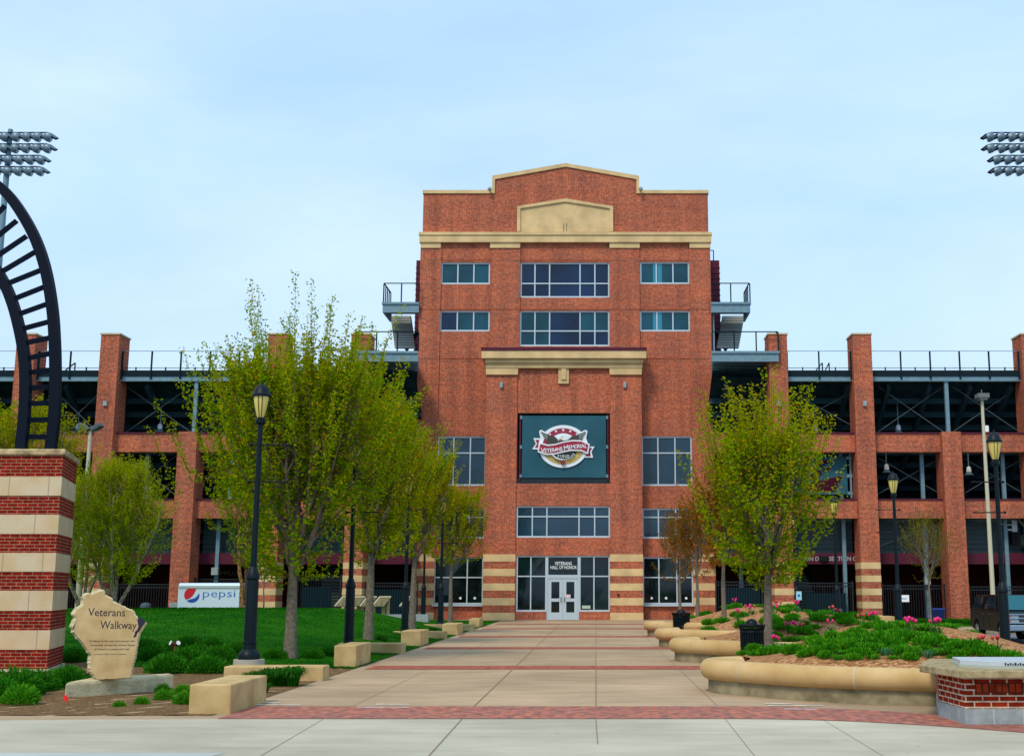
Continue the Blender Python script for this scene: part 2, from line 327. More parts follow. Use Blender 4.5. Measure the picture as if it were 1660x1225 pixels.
WALKB = paving_mat('sidewalk_concrete_blue', (.44, .48, .45), (.06, .06, .06))
sheet('ground', [(-900, -300), (900, -300), (900, 1500), (-900, 1500)], -.27, ASPH)
mb = MB(); mb.box(-45, 13.2, -8, 72, -.26, 0.0); tag(mb.build('plaza', PLAZ), kind='structure')
YF = 16.55                                       # where the front pavement meets the clay band
def band_y(x, edge): return edge - (.150 * (x - 1.9) ** 2 if x > 1.9 else 0)
xs = [-5.05] + [-4 + i * .4 for i in range(40) if -4 + i*.4 < 8.4]
mb = MB(); front = [(x, band_y(x, YF)) for x in xs if x <= 6]
fx = [(-45, 16.3), (-9.6, 16.3)] + [(-5.05, YF)] + front[1:] + [(6.3, band_y(6.3, YF)), (45, 12), (45, -8), (-45, -8)]
mb.add([(x, y, .004) for x, y in fx], [tuple(range(len(fx)-1, -1, -1))]); tag(mb.build('pavement', WALK), kind='structure')
xb = [x for x in xs if x < 8.4]
mb = MB(); n = len(xb)
mb.add([(x, band_y(x, YF + .02), .008) for x in xb] + [(x, band_y(x, 18.3), .008) for x in xb], [(i, i+1, n+i+1, n+i) for i in range(n-1)])
tag(mb.build('brick_paving', PAVER), kind='structure')
for y0 in (26.65, 35.6, 44.4, 53.4, 60.6):
    mb = MB(); mb.add([(-5.0, y0, .006), (2.6, y0, .006), (2.6, y0+1.25, .006), (-5.0, y0+1.25, .006)], [(0, 1, 2, 3)]); tag(mb.build('brick_paving', PAVER2), kind='structure')
sheet('pavement', [(-14.5, 13.3), (-9.2, 13.2), (-7.6, 14.6), (-9.6, 15.0), (-10.5, 16.0), (-16, 16.0), (-30, 16.0), (-30, 13.3)], .008, WALKB)
sheet('pavement', [(-30, 8), (-5.2, 8), (-3.9, 13.15), (-30, 13.15)], .008, WALKB)
mb = MB()                                        # saw-cut joints of the slabs
def joint(p, q, w=.016):
    a = Vector((*p, .009)); b = Vector((*q, .009)); d = (b-a).normalized(); n_ = Vector((-d.y, d.x, 0)) * w/2
    mb.add([a-n_, a+n_, b+n_, b-n_], [(0, 1, 2, 3)])
ys = [18.32, 26.63, 27.92, 35.58, 36.87, 44.38, 45.67, 53.38, 54.67, 60.58]
for x in (-3.6, -1.8, 0, 1.8):
    for a, b in zip(ys[::2], ys[1::2]): joint((x, a), (x, b), .018 if x in (0, -1.8) else .008)
for a, b in ((22.4, None), (31.4, None), (40.6, None), (49.5, None)): joint((-5, a), (2.2, a), .008)
joint((-1.78, 16.5), (-1.68, 9.5), .017); joint((0.0, 16.5), (.02, 13.9), .013); joint((1.72, 16.5), (1.62, 12), .008); joint((3.0, 16.3), (2.95, 11), .006)
joint((-9.0, 15.0), (6, 14.75), .005); joint((-3.62, 16.5), (-3.3, 9), .008)
tag(mb.build('pavement_joints', mat('joint_dark', (.28, .21, .135), .95)), kind='structure')
CHALK = mat('chalk_white', (.72, .74, .72), .9, noise=(6, .4))
for (px, py, w_) in ((428, 1139.5, .5), (445, 1143, .75), (622, 1147, .8), (636, 1142, .5), (1290, 1144, .8), (1262, 1141, .4), (1300, 1150, .5)):
    x, y = gnd(px, py); mb = MB(); mb.add([(x-w_/2, y, .012), (x+w_/2, y-.03, .012), (x+w_/2, y+.02, .012), (x-w_/2, y+.06, .012)], [(0, 1, 2, 3)]); tag(mb.build('painted_mark', CHALK), kind='structure')

# right-hand street: lower than the plaza, kerb and verge in front of the stadium
GRASS = mat('grass', (.003, .080, .001), .95, noise=(.9, .5, (.022, .125, .002)), bump=(60, 1.0))
mb = MB(); mb.box(13.2, 60, 55.5, 60.5, -.26, -.10); tag(mb.build('pavement', PLAZ), kind='structure')
mb = MB(); mb.box(13.2, 60, 55.28, 55.5, -.26, -.09); tag(mb.build('kerb', CONC), kind='structure')
mb = MB(); mb.box(12.9, 60, 60.5, 66.4, -.26, -.04); tag(mb.build('verge', GRASS), kind='structure')

# ------------------------------------------------------------------ lawn mound on the left
def terr(x, y):
    a = smooth((-5.25 - x) / 5.5); b = smooth((y - 21.5) / 23); c = 1 - .92 * smooth((y - 49) / 13)
    return .95 * a * b * c
def mulchmat(name, c1, c2, c3, scale):
    m = mat(name, c1, .95); nt = m.node_tree; L = nt.links.new; p = nt.nodes['Principled BSDF']
    tc = nt.nodes.new('ShaderNodeTexCoord'); v = nt.nodes.new('ShaderNodeTexVoronoi'); v.inputs['Scale'].default_value = scale
    mp = nt.nodes.new('ShaderNodeMapping'); mp.inputs['Scale'].default_value = (1, 2.2, 1.4); L(tc.outputs['Object'], mp.inputs[0])
    n = nt.nodes.new('ShaderNodeTexNoise'); n.inputs['Scale'].default_value = 9; L(mp.outputs[0], n.inputs['Vector'])
    ad = nt.nodes.new('ShaderNodeVectorMath'); ad.operation = 'MULTIPLY_ADD'; ad.inputs[1].default_value = (.12, .12, .12); L(n.outputs['Color'], ad.inputs[0]); L(mp.outputs[0], ad.inputs[2]); L(ad.outputs[0], v.inputs['Vector'])
    r = nt.nodes.new('ShaderNodeValToRGB'); e = r.color_ramp.elements; e[0].color = (*c2, 1); e[1].color = (*c3, 1); x = e.new(.5); x.color = (*c1, 1)
    L(v.outputs['Color'], r.inputs[0]); L(r.outputs[0], p.inputs['Base Color'])
    b = nt.nodes.new('ShaderNodeBump'); b.inputs['Strength'].default_value = 1; b.inputs['Distance'].default_value = .03; L(v.outputs['Distance'], b.inputs['Height']); L(b.outputs[0], p.inputs['Normal'])
    return m
CHIPS = mulchmat('wood_chips', (.40, .18, .07), (.14, .05, .02), (.80, .50, .26), 17)
SOIL = mulchmat('bark_mulch', (.22, .13, .06), (.09, .05, .025), (.36, .25, .13), 26)
def hf(name, x0, x1, y0, y1, st, fn, m, keep=None, off=0.0):
    nx = int((x1-x0)/st)+1; ny = int((y1-y0)/st)+1; mb = MB(); idx = {}
    for j in range(ny):
        for i in range(nx):
            x = x0+i*st; y = y0+j*st; idx[i, j] = len(mb.v); mb.v.append((x, y, fn(x, y) + off))
    for j in range(ny-1):
        for i in range(nx-1):
            cx = x0+(i+.5)*st; cy = y0+(j+.5)*st
            if keep is None or keep(cx, cy): mb.f.append((idx[i, j], idx[i+1, j], idx[i+1, j+1], idx[i, j+1])); mb.m.append(0)
    return tag(mb.build(name, m, smooth=True, recalc=False), kind='structure')
def lawn_front(x): return 26.3 + .9 * math.sin(x * .7) + (3.0 if x < -9.5 else 0) * float(smooth((-9.5 - x) / 2))
hf('lawn', -50.0, -5.25, 22.0, 67.0, .25, lambda x, y: float(terr(x, y)) + .02, GRASS, keep=lambda x, y: y > lawn_front(x) )
hf('mulch_bed', -30, -5.05, 17.0, 31.5, .25, lambda x, y: float(terr(x, y)) + .006 + .012*math.sin(x*9)*math.sin(y*8), SOIL, keep=lambda x, y: y > (16.9 + .08*math.sin(3*x)) and y < lawn_front(x) + .6)
mb = MB(); mb.prismz([(-13.2, 23.2), (-9.7, 23.2), (-9.7, 25.4), (-13.2, 25.4)], .0, .12); tag(mb.build('paver_path', PAVER), kind='structure')
rnd = random.Random(5); V = []                                          # grass blades where the lawn is near enough to show them
for _ in range(34000):
    x = rnd.uniform(-19, -5.3); y = lawn_front(x) + rnd.random() ** 1.7 * 21
    z = float(terr(x, y)) + .015; h = rnd.uniform(.018, .038) * (1 + (y-26)*.01); wd = rnd.uniform(.006, .012) * (1 + (y-26)*.05); a = rnd.uniform(0, 6.3); dx, dy = math.cos(a)*wd, math.sin(a)*wd
    lx, ly = rnd.uniform(-.03, .03), rnd.uniform(-.03, .03); V.append([(x-dx, y-dy, z), (x+dx, y+dy, z), (x+lx+dx*.2, y+ly, z+h), (x+lx-dx*.2, y+ly, z+h)])
tag(quads('lawn_grass', V, leaf_mat('grass_blades', [(0, (.003, .080, .001)), (.88, (.008, .12, .002)), (1, (.10, .20, .006))], .3)), 'green lawn grass covering the mound left of the walkway', 'grass', kind='stuff')

# ------------------------------------------------------------------ right-hand planters
SHL = [0, 8.9, 16.3, 24.6]
arc = [(2.55, 21.75), (2.25, 21.6), (2.03, 21.35), (1.94, 21.0), (2.02, 20.65), (2.3, 20.25), (2.7, 19.8), (3.35, 19.15), (4.3, 18.6), (5.4, 18.3), (6.9, 18.35), (8.1, 19.0), (8.9, 20.3), (9.3, 22.2)]
polys = []
for k in range(4):
    sh = SHL[k]; P = [(x, y + sh) for x, y in arc] + [(9.4, 26 + sh), (9.0, 31 + sh), (5, 30.0 + sh), (3.6, 28.2 + sh), (3.0, 25.6 + sh), (2.85, 23.4 + sh)]
    polys.append(P)
def inside(P, x, y):
    c = False; n = len(P); j = n-1
    for i in range(n):
        if (P[i][1] > y) != (P[j][1] > y) and x < (P[j][0]-P[i][0])*(y-P[i][1])/(P[j][1]-P[i][1])+P[i][0]: c = not c
        j = i
    return c
def pdist(P, x, y):
    best = 1e9
    for i in range(len(P)):
        ax, ay = P[i]; bx, by = P[(i+1) % len(P)]; dx, dy = bx-ax, by-ay; t = max(0, min(1, ((x-ax)*dx+(y-ay)*dy)/(dx*dx+dy*dy)))
        best = min(best, math.hypot(x-ax-t*dx, y-ay-t*dy))
    return best
def bed(x, y):
    d = 0
    for P in polys:
        if inside(P, x, y): d = max(d, pdist(P, x, y))
    if d == 0: return None
    return .40 + .60 * float(smooth((d-.05) / 3.0)) + .02*math.sin(x*3.1+y*1.3)
def bedz(x, y):
    z = bed(x, y); return .30 if z is None else z
hf('planting_bed', 1.8, 10.4, 18, 60.2, .16, bedz, CHIPS, keep=lambda x, y: any(inside(P, x, y) for P in polys))
def drop(px, py, zf, y0=14.0, y1=64.0):
    d = ray(px, py); y = y0
    while y < y1:
        k = y / d[1]; x = d[0]*k; z = EYE + d[2]*k
        g = zf(x, y)
        if g is not None and z <= g: return x, y, g
        y += .05
    return None
def catmull(P, n=6):
    o = []
    for i in range(len(P)-1):
        p0 = P[max(i-1, 0)]; p1 = P[i]; p2 = P[i+1]; p3 = P[min(i+2, len(P)-1)]
        for s in range(n):
            t = s/n; o.append(tuple(.5*((2*b)+(-a+c)*t+(2*a-5*b+4*c-d)*t*t+(-a+3*b-3*c+d)*t**3) for a, b, c, d in zip(p0, p1, p2, p3)))
    o.append(P[-1]); return o
RL = ['nearest', 'second nearest', 'third nearest', 'farthest']
for k in range(4):
    A = arc if k == 0 else arc[:10]
    path = [(x, y + SHL[k]) for x, y in catmull(A, 6)]
    t = thing('planter_ring', RL[k] + ' rounded limestone planter edge along the right of the walkway', 'planter', (2, 21+SHL[k], 0), 'planter edges beside the walkway', world=True)
    mb = MB(); mb.tube([(x, y, .375) for x, y in path], .170, 20)
    mb.build('bullnose_coping', RINGM, t, smooth=50)
    mb = MB(); acc = 0
    for i in range(1, len(path)):
        acc += math.dist(path[i], path[i-1])
        if acc > 2.0:
            acc = 0; d = Vector((path[i][0]-path[i-1][0], path[i][1]-path[i-1][1], 0)).normalized()*.012; c = Vector((*path[i], .375)); mb.tube([c-d, c+d], .1735, 20)
    mb.build('mortar_joint', mat('mortar_pale', (.5, .45, .33), .9), t)
    inn = []
    for i, (x, y) in enumerate(path):
        a = path[max(i-1, 0)]; b = path[min(i+1, len(path)-1)]; dx, dy = b[0]-a[0], b[1]-a[1]; l = math.hypot(dx, dy); inn.append((x - dy/l*.0 , y + dx/l*.0, -dy/l, dx/l))
    mb = MB(); n = len(inn); vs = []
    for (x, y, nx, ny) in inn: vs += [(x+nx*-.03, y+ny*-.03, .0), (x+nx*-.03, y+ny*-.03, .30), (x+nx*.16, y+ny*.16, .30), (x+nx*.16, y+ny*.16, .0)]
    mb.add(vs, [(i*4+j, i*4+(j+1) % 4, i*4+4+(j+1) % 4, i*4+4+j) for i in range(n-1) for j in range(4)] + [(3, 2, 1, 0), (n*4-4, n*4-3, n*4-2, n*4-1)])
    mb.build('base_wall', CONC, t)

# ------------------------------------------------------------------ the brick entrance tower
Y0, Y1 = 69.4, 70.4                      # front of the projecting bay, front of the main block
def zz(py, Y=Y1): return Z(py, Y)
c_ = [(684.6, 1148.6, 330), (680.5, 1152.0, 500), (678.2, 1153.6, 600)]
mids = [(X(a, p, Y1) + X(b, p, Y1)) / 2 for a, b, p in c_]; hw = [(X(b, p, Y1) - X(a, p, Y1)) / 2 for a, b, p in c_]
XC = sum(mids)/3; HW = sum(hw)/3
T = thing('stadium_tower', 'tall red brick entrance tower with tan stone cornices and gabled parapet', 'tower', (XC, Y1, 0), world=True)
def xx(px, py, Y=Y1): return X(px, py, Y)
def win(parent, x0, x1, z0, z1, y, vs, hs, pane, fw=.085, name='window', extra=None, sill=True, mull=.07):
    mb = MB(); d = .09
    mb.box(x0, x0+fw, y-d, y, z0, z1); mb.box(x1-fw, x1, y-d, y, z0, z1); mb.box(x0+fw, x1-fw, y-d+.002, y, z1-fw, z1); mb.box(x0+fw, x1-fw, y-d-.002, y, z0, z0+fw*1.2)
    for v in vs: mb.box(v-mull/2, v+mull/2, y-d+.004, y, z0+fw*1.2, z1-fw)
    for h in hs: mb.box(x0+fw, x1-fw, y-d+.008, y, h-mull/2, h+mull/2)
    f = mb.build(name, ALU, parent)
    # each pane leans a few mm like real glazing, so reflections differ from pane to pane
    rr = random.Random(int(x0*100)+int(z0*10)); xs_ = [x0+fw*.5] + list(vs) + [x1-fw*.5]; zs_ = [z0+fw*.5] + list(hs) + [z1-fw*.5]; mb = MB()
    mats_ = [pane] + ([extra[0]] if extra else [])
    for i in range(len(xs_)-1):
        for j in range(len(zs_)-1):
            a = [rr.uniform(-.006, .006) for _ in range(4)]; k_ = 1 if extra and (i, j) in extra[1] else 0
            mb.add([(xs_[i], y-.03+a[0], zs_[j]), (xs_[i+1], y-.03+a[1], zs_[j]), (xs_[i+1], y-.03+a[2], zs_[j+1]), (xs_[i], y-.03+a[3], zs_[j+1])], [(0, 1, 2, 3)], k_)
    mb.build('pane', mats_, f, recalc=False); return f
zc0, zc1 = zz(403), zz(392.5)
holes = []; wins = []
def W(l, r, t, b, vs, hs, pane, Y=Y1, extra=None, **k):
    pm = (t+b)/2; x0, x1 = X(l, pm, Y), X(r, pm, Y); z0, z1 = Z(b, Y), Z(t, Y)
    return (x0, x1, z0, z1), dict(vs=[X(v, pm, Y) for v in vs], hs=[Z(h, Y) for h in hs], pane=pane, extra=extra, **k)
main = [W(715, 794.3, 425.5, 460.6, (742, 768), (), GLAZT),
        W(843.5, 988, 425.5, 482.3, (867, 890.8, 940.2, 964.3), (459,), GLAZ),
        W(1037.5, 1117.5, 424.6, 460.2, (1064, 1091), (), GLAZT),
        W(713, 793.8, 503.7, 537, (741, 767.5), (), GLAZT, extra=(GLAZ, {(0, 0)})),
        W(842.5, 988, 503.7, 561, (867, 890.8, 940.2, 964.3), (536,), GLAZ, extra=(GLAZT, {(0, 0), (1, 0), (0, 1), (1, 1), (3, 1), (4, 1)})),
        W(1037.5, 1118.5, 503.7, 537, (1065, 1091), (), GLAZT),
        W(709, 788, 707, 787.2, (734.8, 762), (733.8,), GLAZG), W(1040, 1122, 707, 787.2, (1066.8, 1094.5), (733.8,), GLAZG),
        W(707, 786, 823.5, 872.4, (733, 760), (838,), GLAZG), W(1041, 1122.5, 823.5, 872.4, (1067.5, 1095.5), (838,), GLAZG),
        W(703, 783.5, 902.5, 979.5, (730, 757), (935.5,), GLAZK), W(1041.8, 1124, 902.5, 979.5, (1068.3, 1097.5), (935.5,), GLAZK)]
# make the block symmetric about its own centre line
zcor = zz(376)
mb = MB(); mb.wall(XC-HW, XC+HW, -.3, zc1, Y1, Y1+.5, [m_[0] for m_ in main])
mb.box(XC-HW, XC-HW+.5, Y1+.5, Y1+9, -.3, zc1+1.5); mb.box(XC+HW-.5, XC+HW, Y1+.5, Y1+9, -.3, zc1+1.5)
mb.build('wall', BRICK, T)
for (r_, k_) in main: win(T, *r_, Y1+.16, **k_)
# curtains behind the right-hand windows
for (t, b) in ((426.5, 459), (505, 536)):
    for px in (1062.0, 1069.5): x = xx(px, t); mb = MB(); mb.box(x-.13, x+.13, Y1+.115, Y1+.128, zz(b), zz(t)); mb.build('curtain', GLAZC, T)
# pilasters with stone stripes low down
def stripes(mb, x0, x1, y0, y1, ztop, zstripe, n=9, zb=-.3, proud=.012):
    mb.box(x0, x1, y0, y1, zstripe, ztop, 0); h = zstripe / n; z = zstripe
    for i in range(n):
        zb_ = z-h if i < n-1 else zb; e = proud if i % 2 == 0 else 0
        mb.box(x0-e, x1+e, y0-e, y1, zb_, z, 1 if i % 2 == 0 else 0); z -= h
zs9 = zz(898, Y1); PW = xx(715, 480) - xx(681.5, 480)
for sx in (-1, 1):
    a = XC + sx*HW; b = a - sx*PW; mb = MB(); stripes(mb, min(a, b) - (.0 if sx > 0 else .03), max(a, b) + (.03 if sx > 0 else 0), Y1-.10, Y1, zc0, zs9); mb.build('pilaster', [BRICK, STONE], T)
zpc = zz(568, Y0)
for l, r in ((794.7, 843), (988, 1037)):
    mb = MB(); mb.box(xx(l, 480), xx(r, 480), Y1-.10, Y1, zpc-1, zc0); mb.build('pilaster', BRICK, T)
mb = MB()                                 # thin dark joints in the brickwork
for py in (423, 502.3, 582): mb.box(XC-HW+.02, XC+HW-.02, Y1-.106, Y1-.1, zz(py)-.014, zz(py)+.014)
mb.build('expansion_joint', mat('joint_brown', (.10, .035, .02), .9), T)
# cornice and capitals
mb = MB(); e = .14
mb.box(XC-HW-e, XC+HW+e, Y1-.32, Y1+.5, zz(381, Y1-.3), zz(376, Y1-.3)); mb.box(XC-HW-e*.7, XC+HW+e*.7, Y1-.26, Y1+.5, zz(392.5, Y1-.26), zz(381, Y1-.3))
mb.build('cornice', STONE, T, bevel=.015)
for l, r in ((682.6, 715), (794.7, 843.5), (988, 1036.8), (1117.4, 1151.3)):
    mb = MB(); x0, x1 = xx(l, 398), xx(r, 398)
    mb.box(x0, x1, Y1-.21, Y1, zz(395.5), zz(392.6, Y1-.26)+.002); mb.box(x0+.0, x1-.0, Y1-.17, Y1, zz(403), zz(395.5)); mb.build('capital', STONE, T)
# parapet with gabled centre
xs1, xs2 = xx(797, 300), xx(1035.3, 300); xm = (xs1+xs2)/2; hs_ = (xs2-xs1)/2; z0 = zz(376); zA = zz(314); zB = zz(291); zP = zz(271)
pl = [(XC-HW+.05, z0), (XC+HW-.05, z0), (XC+HW-.05, zA), (XC+hs_-.12, zA), (XC+hs_-.12, zB), (XC, zP), (XC-hs_+.12, zB), (XC-hs_+.12, zA), (XC-HW+.05, zA)]
mb = MB(); mb.prismy(pl, Y1, Y1+.5); mb.build('parapet', BRICK, T)
t_ = zz(309) - zz(314.3); mb = MB(); yy0, yy1 = Y1-.08, Y1+.56
mb.box(XC-HW, XC-hs_-.0, yy0, yy1, zA, zA+t_); mb.box(XC+hs_, XC+HW, yy0, yy1, zA, zA+t_)
mb.prismy([(XC-hs_, zA), (XC-hs_+.17, zA), (XC-hs_+.17, zB-.01), (XC, zP), (XC+hs_-.17, zB-.01), (XC+hs_-.17, zA), (XC+hs_, zA), (XC+hs_, zB+t_), (XC, zP+t_*1.1), (XC-hs_, zB+t_)], yy0-.01, yy1+.01)
mb.build('coping', STONE, T)
# stone pediment panel
x0, x1 = xx(838.5, 350), xx(994, 350); xm = (x0+x1)/2; hp = (x1-x0)/2; zb_, zs_, zp_ = zz(376.2), zz(335.5), zz(323)
outl = [(xm-hp, zb_), (xm+hp, zb_), (xm+hp, zs_), (xm, zp_), (xm-hp, zs_)]
mb = MB(); mb.prismy([(xm-hp+.15, zb_), (xm+hp-.15, zb_), (xm+hp-.15, zs_-.1), (xm, zp_-.15), (xm-hp+.15, zs_-.1)], Y1-.06, Y1); pan = mb.build('pediment', STONE, T)
mb = MB(); fr = .20
mb.prismy([(xm-hp, zb_), (xm-hp+fr, zb_), (xm-hp+fr, zs_-fr*.7), (xm, zp_-fr), (xm+hp-fr, zs_-fr*.7), (xm+hp-fr, zb_), (xm+hp, zb_), (xm+hp, zs_), (xm, zp_), (xm-hp, zs_)], Y1-.16, Y1+.01); mb.build('moulding', STONE, pan)
mb = MB()
for dx in (-.09, .09): mb.box(xm+dx-.035, xm+dx+.035, Y1-.066, Y1-.05, zz(375), zz(362))
mb.build('carving', CONC, pan)
for px in (794.5, 1038.5):
    mb = MB(); x = xx(px, 309); mb.box(x-.03, x+.03, Y1-.3, Y1-.05, zA+.1, zA+.2); mb.lathe([(.02, 0), (.12, .05), (.13, .15), (.05, .24)], 10, (x, Y1-.32, zA+.08)); mb.build('security_camera', GREYC, T)

# projecting entrance bay
bx0 = (xx(783, 1000, Y0) + xx(789, 608, Y0)) / 2; bx1 = (xx(1042, 1000, Y0) + xx(1039.4, 608, Y0)) / 2
zpor = Z(581, Y0)
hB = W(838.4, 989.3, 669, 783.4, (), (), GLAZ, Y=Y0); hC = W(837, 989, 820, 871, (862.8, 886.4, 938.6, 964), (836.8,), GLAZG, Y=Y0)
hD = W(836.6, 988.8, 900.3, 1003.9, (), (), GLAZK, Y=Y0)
mb = MB(); mb.wall(bx0, bx1, -.3, zpor, Y0, Y0+.6, [hB[0], hC[0], (hD[0][0], hD[0][1], -.3, hD[0][3])]); mb.box(bx0, bx0+.4, Y0+.6, Y1+.02, -.3, zpor); mb.box(bx1-.4, bx1, Y0+.6, Y1+.02, -.3, zpor)
ex0, ex1 = X(886, 970, Y0), X(938.6, 970, Y0)
mb.box(hD[0][0], ex0-.02, Y0+.05, Y0+.5, -.3, Z(991, Y0)); mb.box(ex1+.02, hD[0][1], Y0+.05, Y0+.5, -.3, Z(991, Y0))
mb.build('entrance_bay', BRICK, T)
mb = MB(); mb.box(hB[0][0]-.02, hB[0][1]+.02, Y0+.62, Y1+.05, hB[0][2]-.05, hB[0][3]+.05); mb.build('recess', BLACKM, T)
for l, r in ((bx0-.02, X(836.5, 800, Y0)), (X(989, 800, Y0), bx1+.02)):
    mb = MB(); stripes(mb, l, r, Y0-.09, Y0+.0, Z(608, Y0), Z(898, Y0)); mb.build('pilaster', [BRICK, STONE], T)
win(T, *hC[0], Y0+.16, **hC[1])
# entrance: storefront and double doors
zt = Z(933.6, Y0); zsl = Z(991, Y0); ztop = hD[0][3]
yv = lambda px, py=950: X(px, py, Y0)
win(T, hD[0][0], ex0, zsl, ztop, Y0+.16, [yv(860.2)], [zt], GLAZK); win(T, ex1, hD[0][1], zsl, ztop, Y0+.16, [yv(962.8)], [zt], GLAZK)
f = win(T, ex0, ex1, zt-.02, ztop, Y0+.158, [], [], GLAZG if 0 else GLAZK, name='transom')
mb = MB(); xc = (ex0+ex1)/2
text_on(mb, 'VETERANS', xc+.02, Z(915.4, Y0), Y0+.10, .27, width=.98, bold=.012); text_on(mb, 'HALL OF HONOR', xc+.03, Z(921.8, Y0), Y0+.10, .27, width=1.50, bold=.012); mb.build('lettering', WHITE, f)
dm = MB(); dm.box(ex0, ex0+.07, Y0+.05, Y0+.2, 0, zt-.02); dm.box(ex1-.07, ex1, Y0+.05, Y0+.2, 0, zt-.02); dm.box(ex0+.07, ex1-.07, Y0+.052, Y0+.2, zt-.12, zt-.025); dm.build('door_frame', ALU, T)
dh = zt-.13; dw = (ex1-ex0-.14-.02)/2
for s in (-1, 1):
    x0 = xc - dw - .005 if s < 0 else xc + .005; x1 = x0+dw
    mb = MB(); st_ = .19; gl = [(x0+st_, x1-st_, .42, 1.02), (x0+st_, x1-st_, 1.20, dh-.18)]
    mb.wall(x0, x1, .01, dh, Y0+.08, Y0+.13, gl); d_ = mb.build('door', ALU, T)
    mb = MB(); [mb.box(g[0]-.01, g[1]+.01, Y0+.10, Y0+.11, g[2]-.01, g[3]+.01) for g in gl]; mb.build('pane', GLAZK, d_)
    mb = MB(); hx = xc + s*.10; mb.bar((hx, Y0+.03, .98), (hx, Y0+.03, 1.28), .03); mb.bar((hx, Y0+.03, 1.0), (hx, Y0+.09, 1.0), .03); mb.bar((hx, Y0+.03, 1.26), (hx, Y0+.09, 1.26), .03); mb.build('handle', BLACKM, d_)
    if s > 0: mb = MB(); mb.box(x0+st_-.02, x0+st_+.24, Y0+.072, Y0+.079, 1.22, 1.42); mb.build('notice', mat('paper_notice', (.75, .55, .62), .8), d_)
mb = MB(); mb.box(yv(943.5), yv(957), Y0+.10, Y0+.11, Z(986, Y0), Z(981, Y0)); mb.build('window_notice', mat('paper_pale', (.45, .55, .45), .8), T)
# porch cornice, keystone
for l, r, nm in ((788.8, 839.5, 0), (988.6, 1039.6, 1)):
    mb = MB(); mb.box(X(l, 600, Y0)-.02, X(r, 600, Y0)+.02, Y0-.22, Y0, Z(608, Y0), Z(597.5, Y0)); mb.build('capital', STONE, T)
mb = MB(); c0, c1 = X(780.5, 574, Y0-.6), X(1047.8, 574, Y0-.6)
mb.box(c0, c1, Y0-.60, Y1, Z(580.5, Y0-.6), Z(568, Y0-.6)); mb.box(c0+.18, c1-.18, Y0-.40, Y1, Z(588, Y0-.4), Z(580.5, Y0-.6)); mb.box(c0+.22, c1-.22, Y0-.26, Y1, Z(597.5, Y0), Z(588, Y0-.4)); mb.build('porch_cornice', STONE, T, bevel=.02)
mb = MB(); mb.box(c0-.03, c1+.03, Y0-.64, Y1, Z(568, Y0-.6), Z(563, Y0-.6)); mb.build('flashing', MAROON, T)
mb = MB(); kx0, kx1 = X(905.2, 610, Y0), X(922.3, 610, Y0); mb.box(kx0, kx1, Y0-.14, Y0, Z(622.2, Y0), Z(597, Y0)); mb.box(kx0+.16, kx1-.16, Y0-.22, Y0-.1, Z(616, Y0), Z(596, Y0)); mb.build('keystone', STONE, T, bevel=.01)
for px, py, Y in ((813, 624, Y0-.09), (1013, 624, Y0-.09)):
    x, z = at(px, py, Y); mb = MB(); mb.box(x-.08, x+.08, Y-.16, Y, z-.16, z+.16); mb.box(x-.06, x+.06, Y-.12, Y+.002, z-.2, z-.16); mb.build('wall_light', GREYC, T, bevel=.01)
mb = MB(); mb.lathe([(.06, 0), (.06, .1)], 8, (X(1002, 964, Y0), Y0-.18, Z(965, Y0))); mb.build('doorbell', BLACKM, T)
# ticket windows' speak-through rings and shelves
for px in (746, 769.5, 1056.5, 1080, 1112.5):
    x, z = at(px, 969, Y1); mb = MB(); mb.tube([(x, Y1+.05, z), (x, Y1+.12, z)], .075, 12); mb.build('speak_hole', WHITE, T)
for m_ in main[-2:]: mb = MB(); mb.box(m_[0][0]-.03, m_[0][1]+.03, Y1-.22, Y1+.06, m_[0][2]-.09, m_[0][2]); mb.build('counter', ALU, T)

# the mesh banner with the field's emblem, hung in the recess
BN = thing('banner', 'teal mesh banner with round eagle emblem framed above the entrance', 'banner', (XC, Y0, Z(774, Y0)), world=True)
x0, x1, z0, z1 = X(846, 724, Y0), X(982.5, 724, Y0), Z(774, Y0), Z(673.2, Y0)
yb = Y0+.10; mb = MB(); mb.box(x0, x1, yb, yb+.02, z0, z1); mb.build('mesh_panel', SCREEN, BN)
mb = MB()
for px in (842.8, 985.5): x = X(px, 724, Y0); mb = MB(); mb.box(x-.045, x+.045, yb-.02, yb+.08, z0-.15, z1+.05); mb.build('frame_post', MAROON, BN)
mb = MB()
for py in (676, 723.8, 771): zc = Z(py, Y0); mb.box(x0-.14, x1+.14, yb+.022, yb+.07, zc-.07, zc+.07); mb.box(x0-.12, x0+.0, yb-.03, yb+.02, zc-.09, zc+.09); mb.box(x1, x1+.12, yb-.03, yb+.02, zc-.09, zc+.09)
mb.build('rail', STEEL, BN)
mb = MB(); zc = Z(779, Y0); mb.box(hB[0][0], hB[0][1], Y0+.35, Y0+.4, hB[0][2]+.02, Z(775, Y0)); mb.build('window_strip', GLAZK, BN)
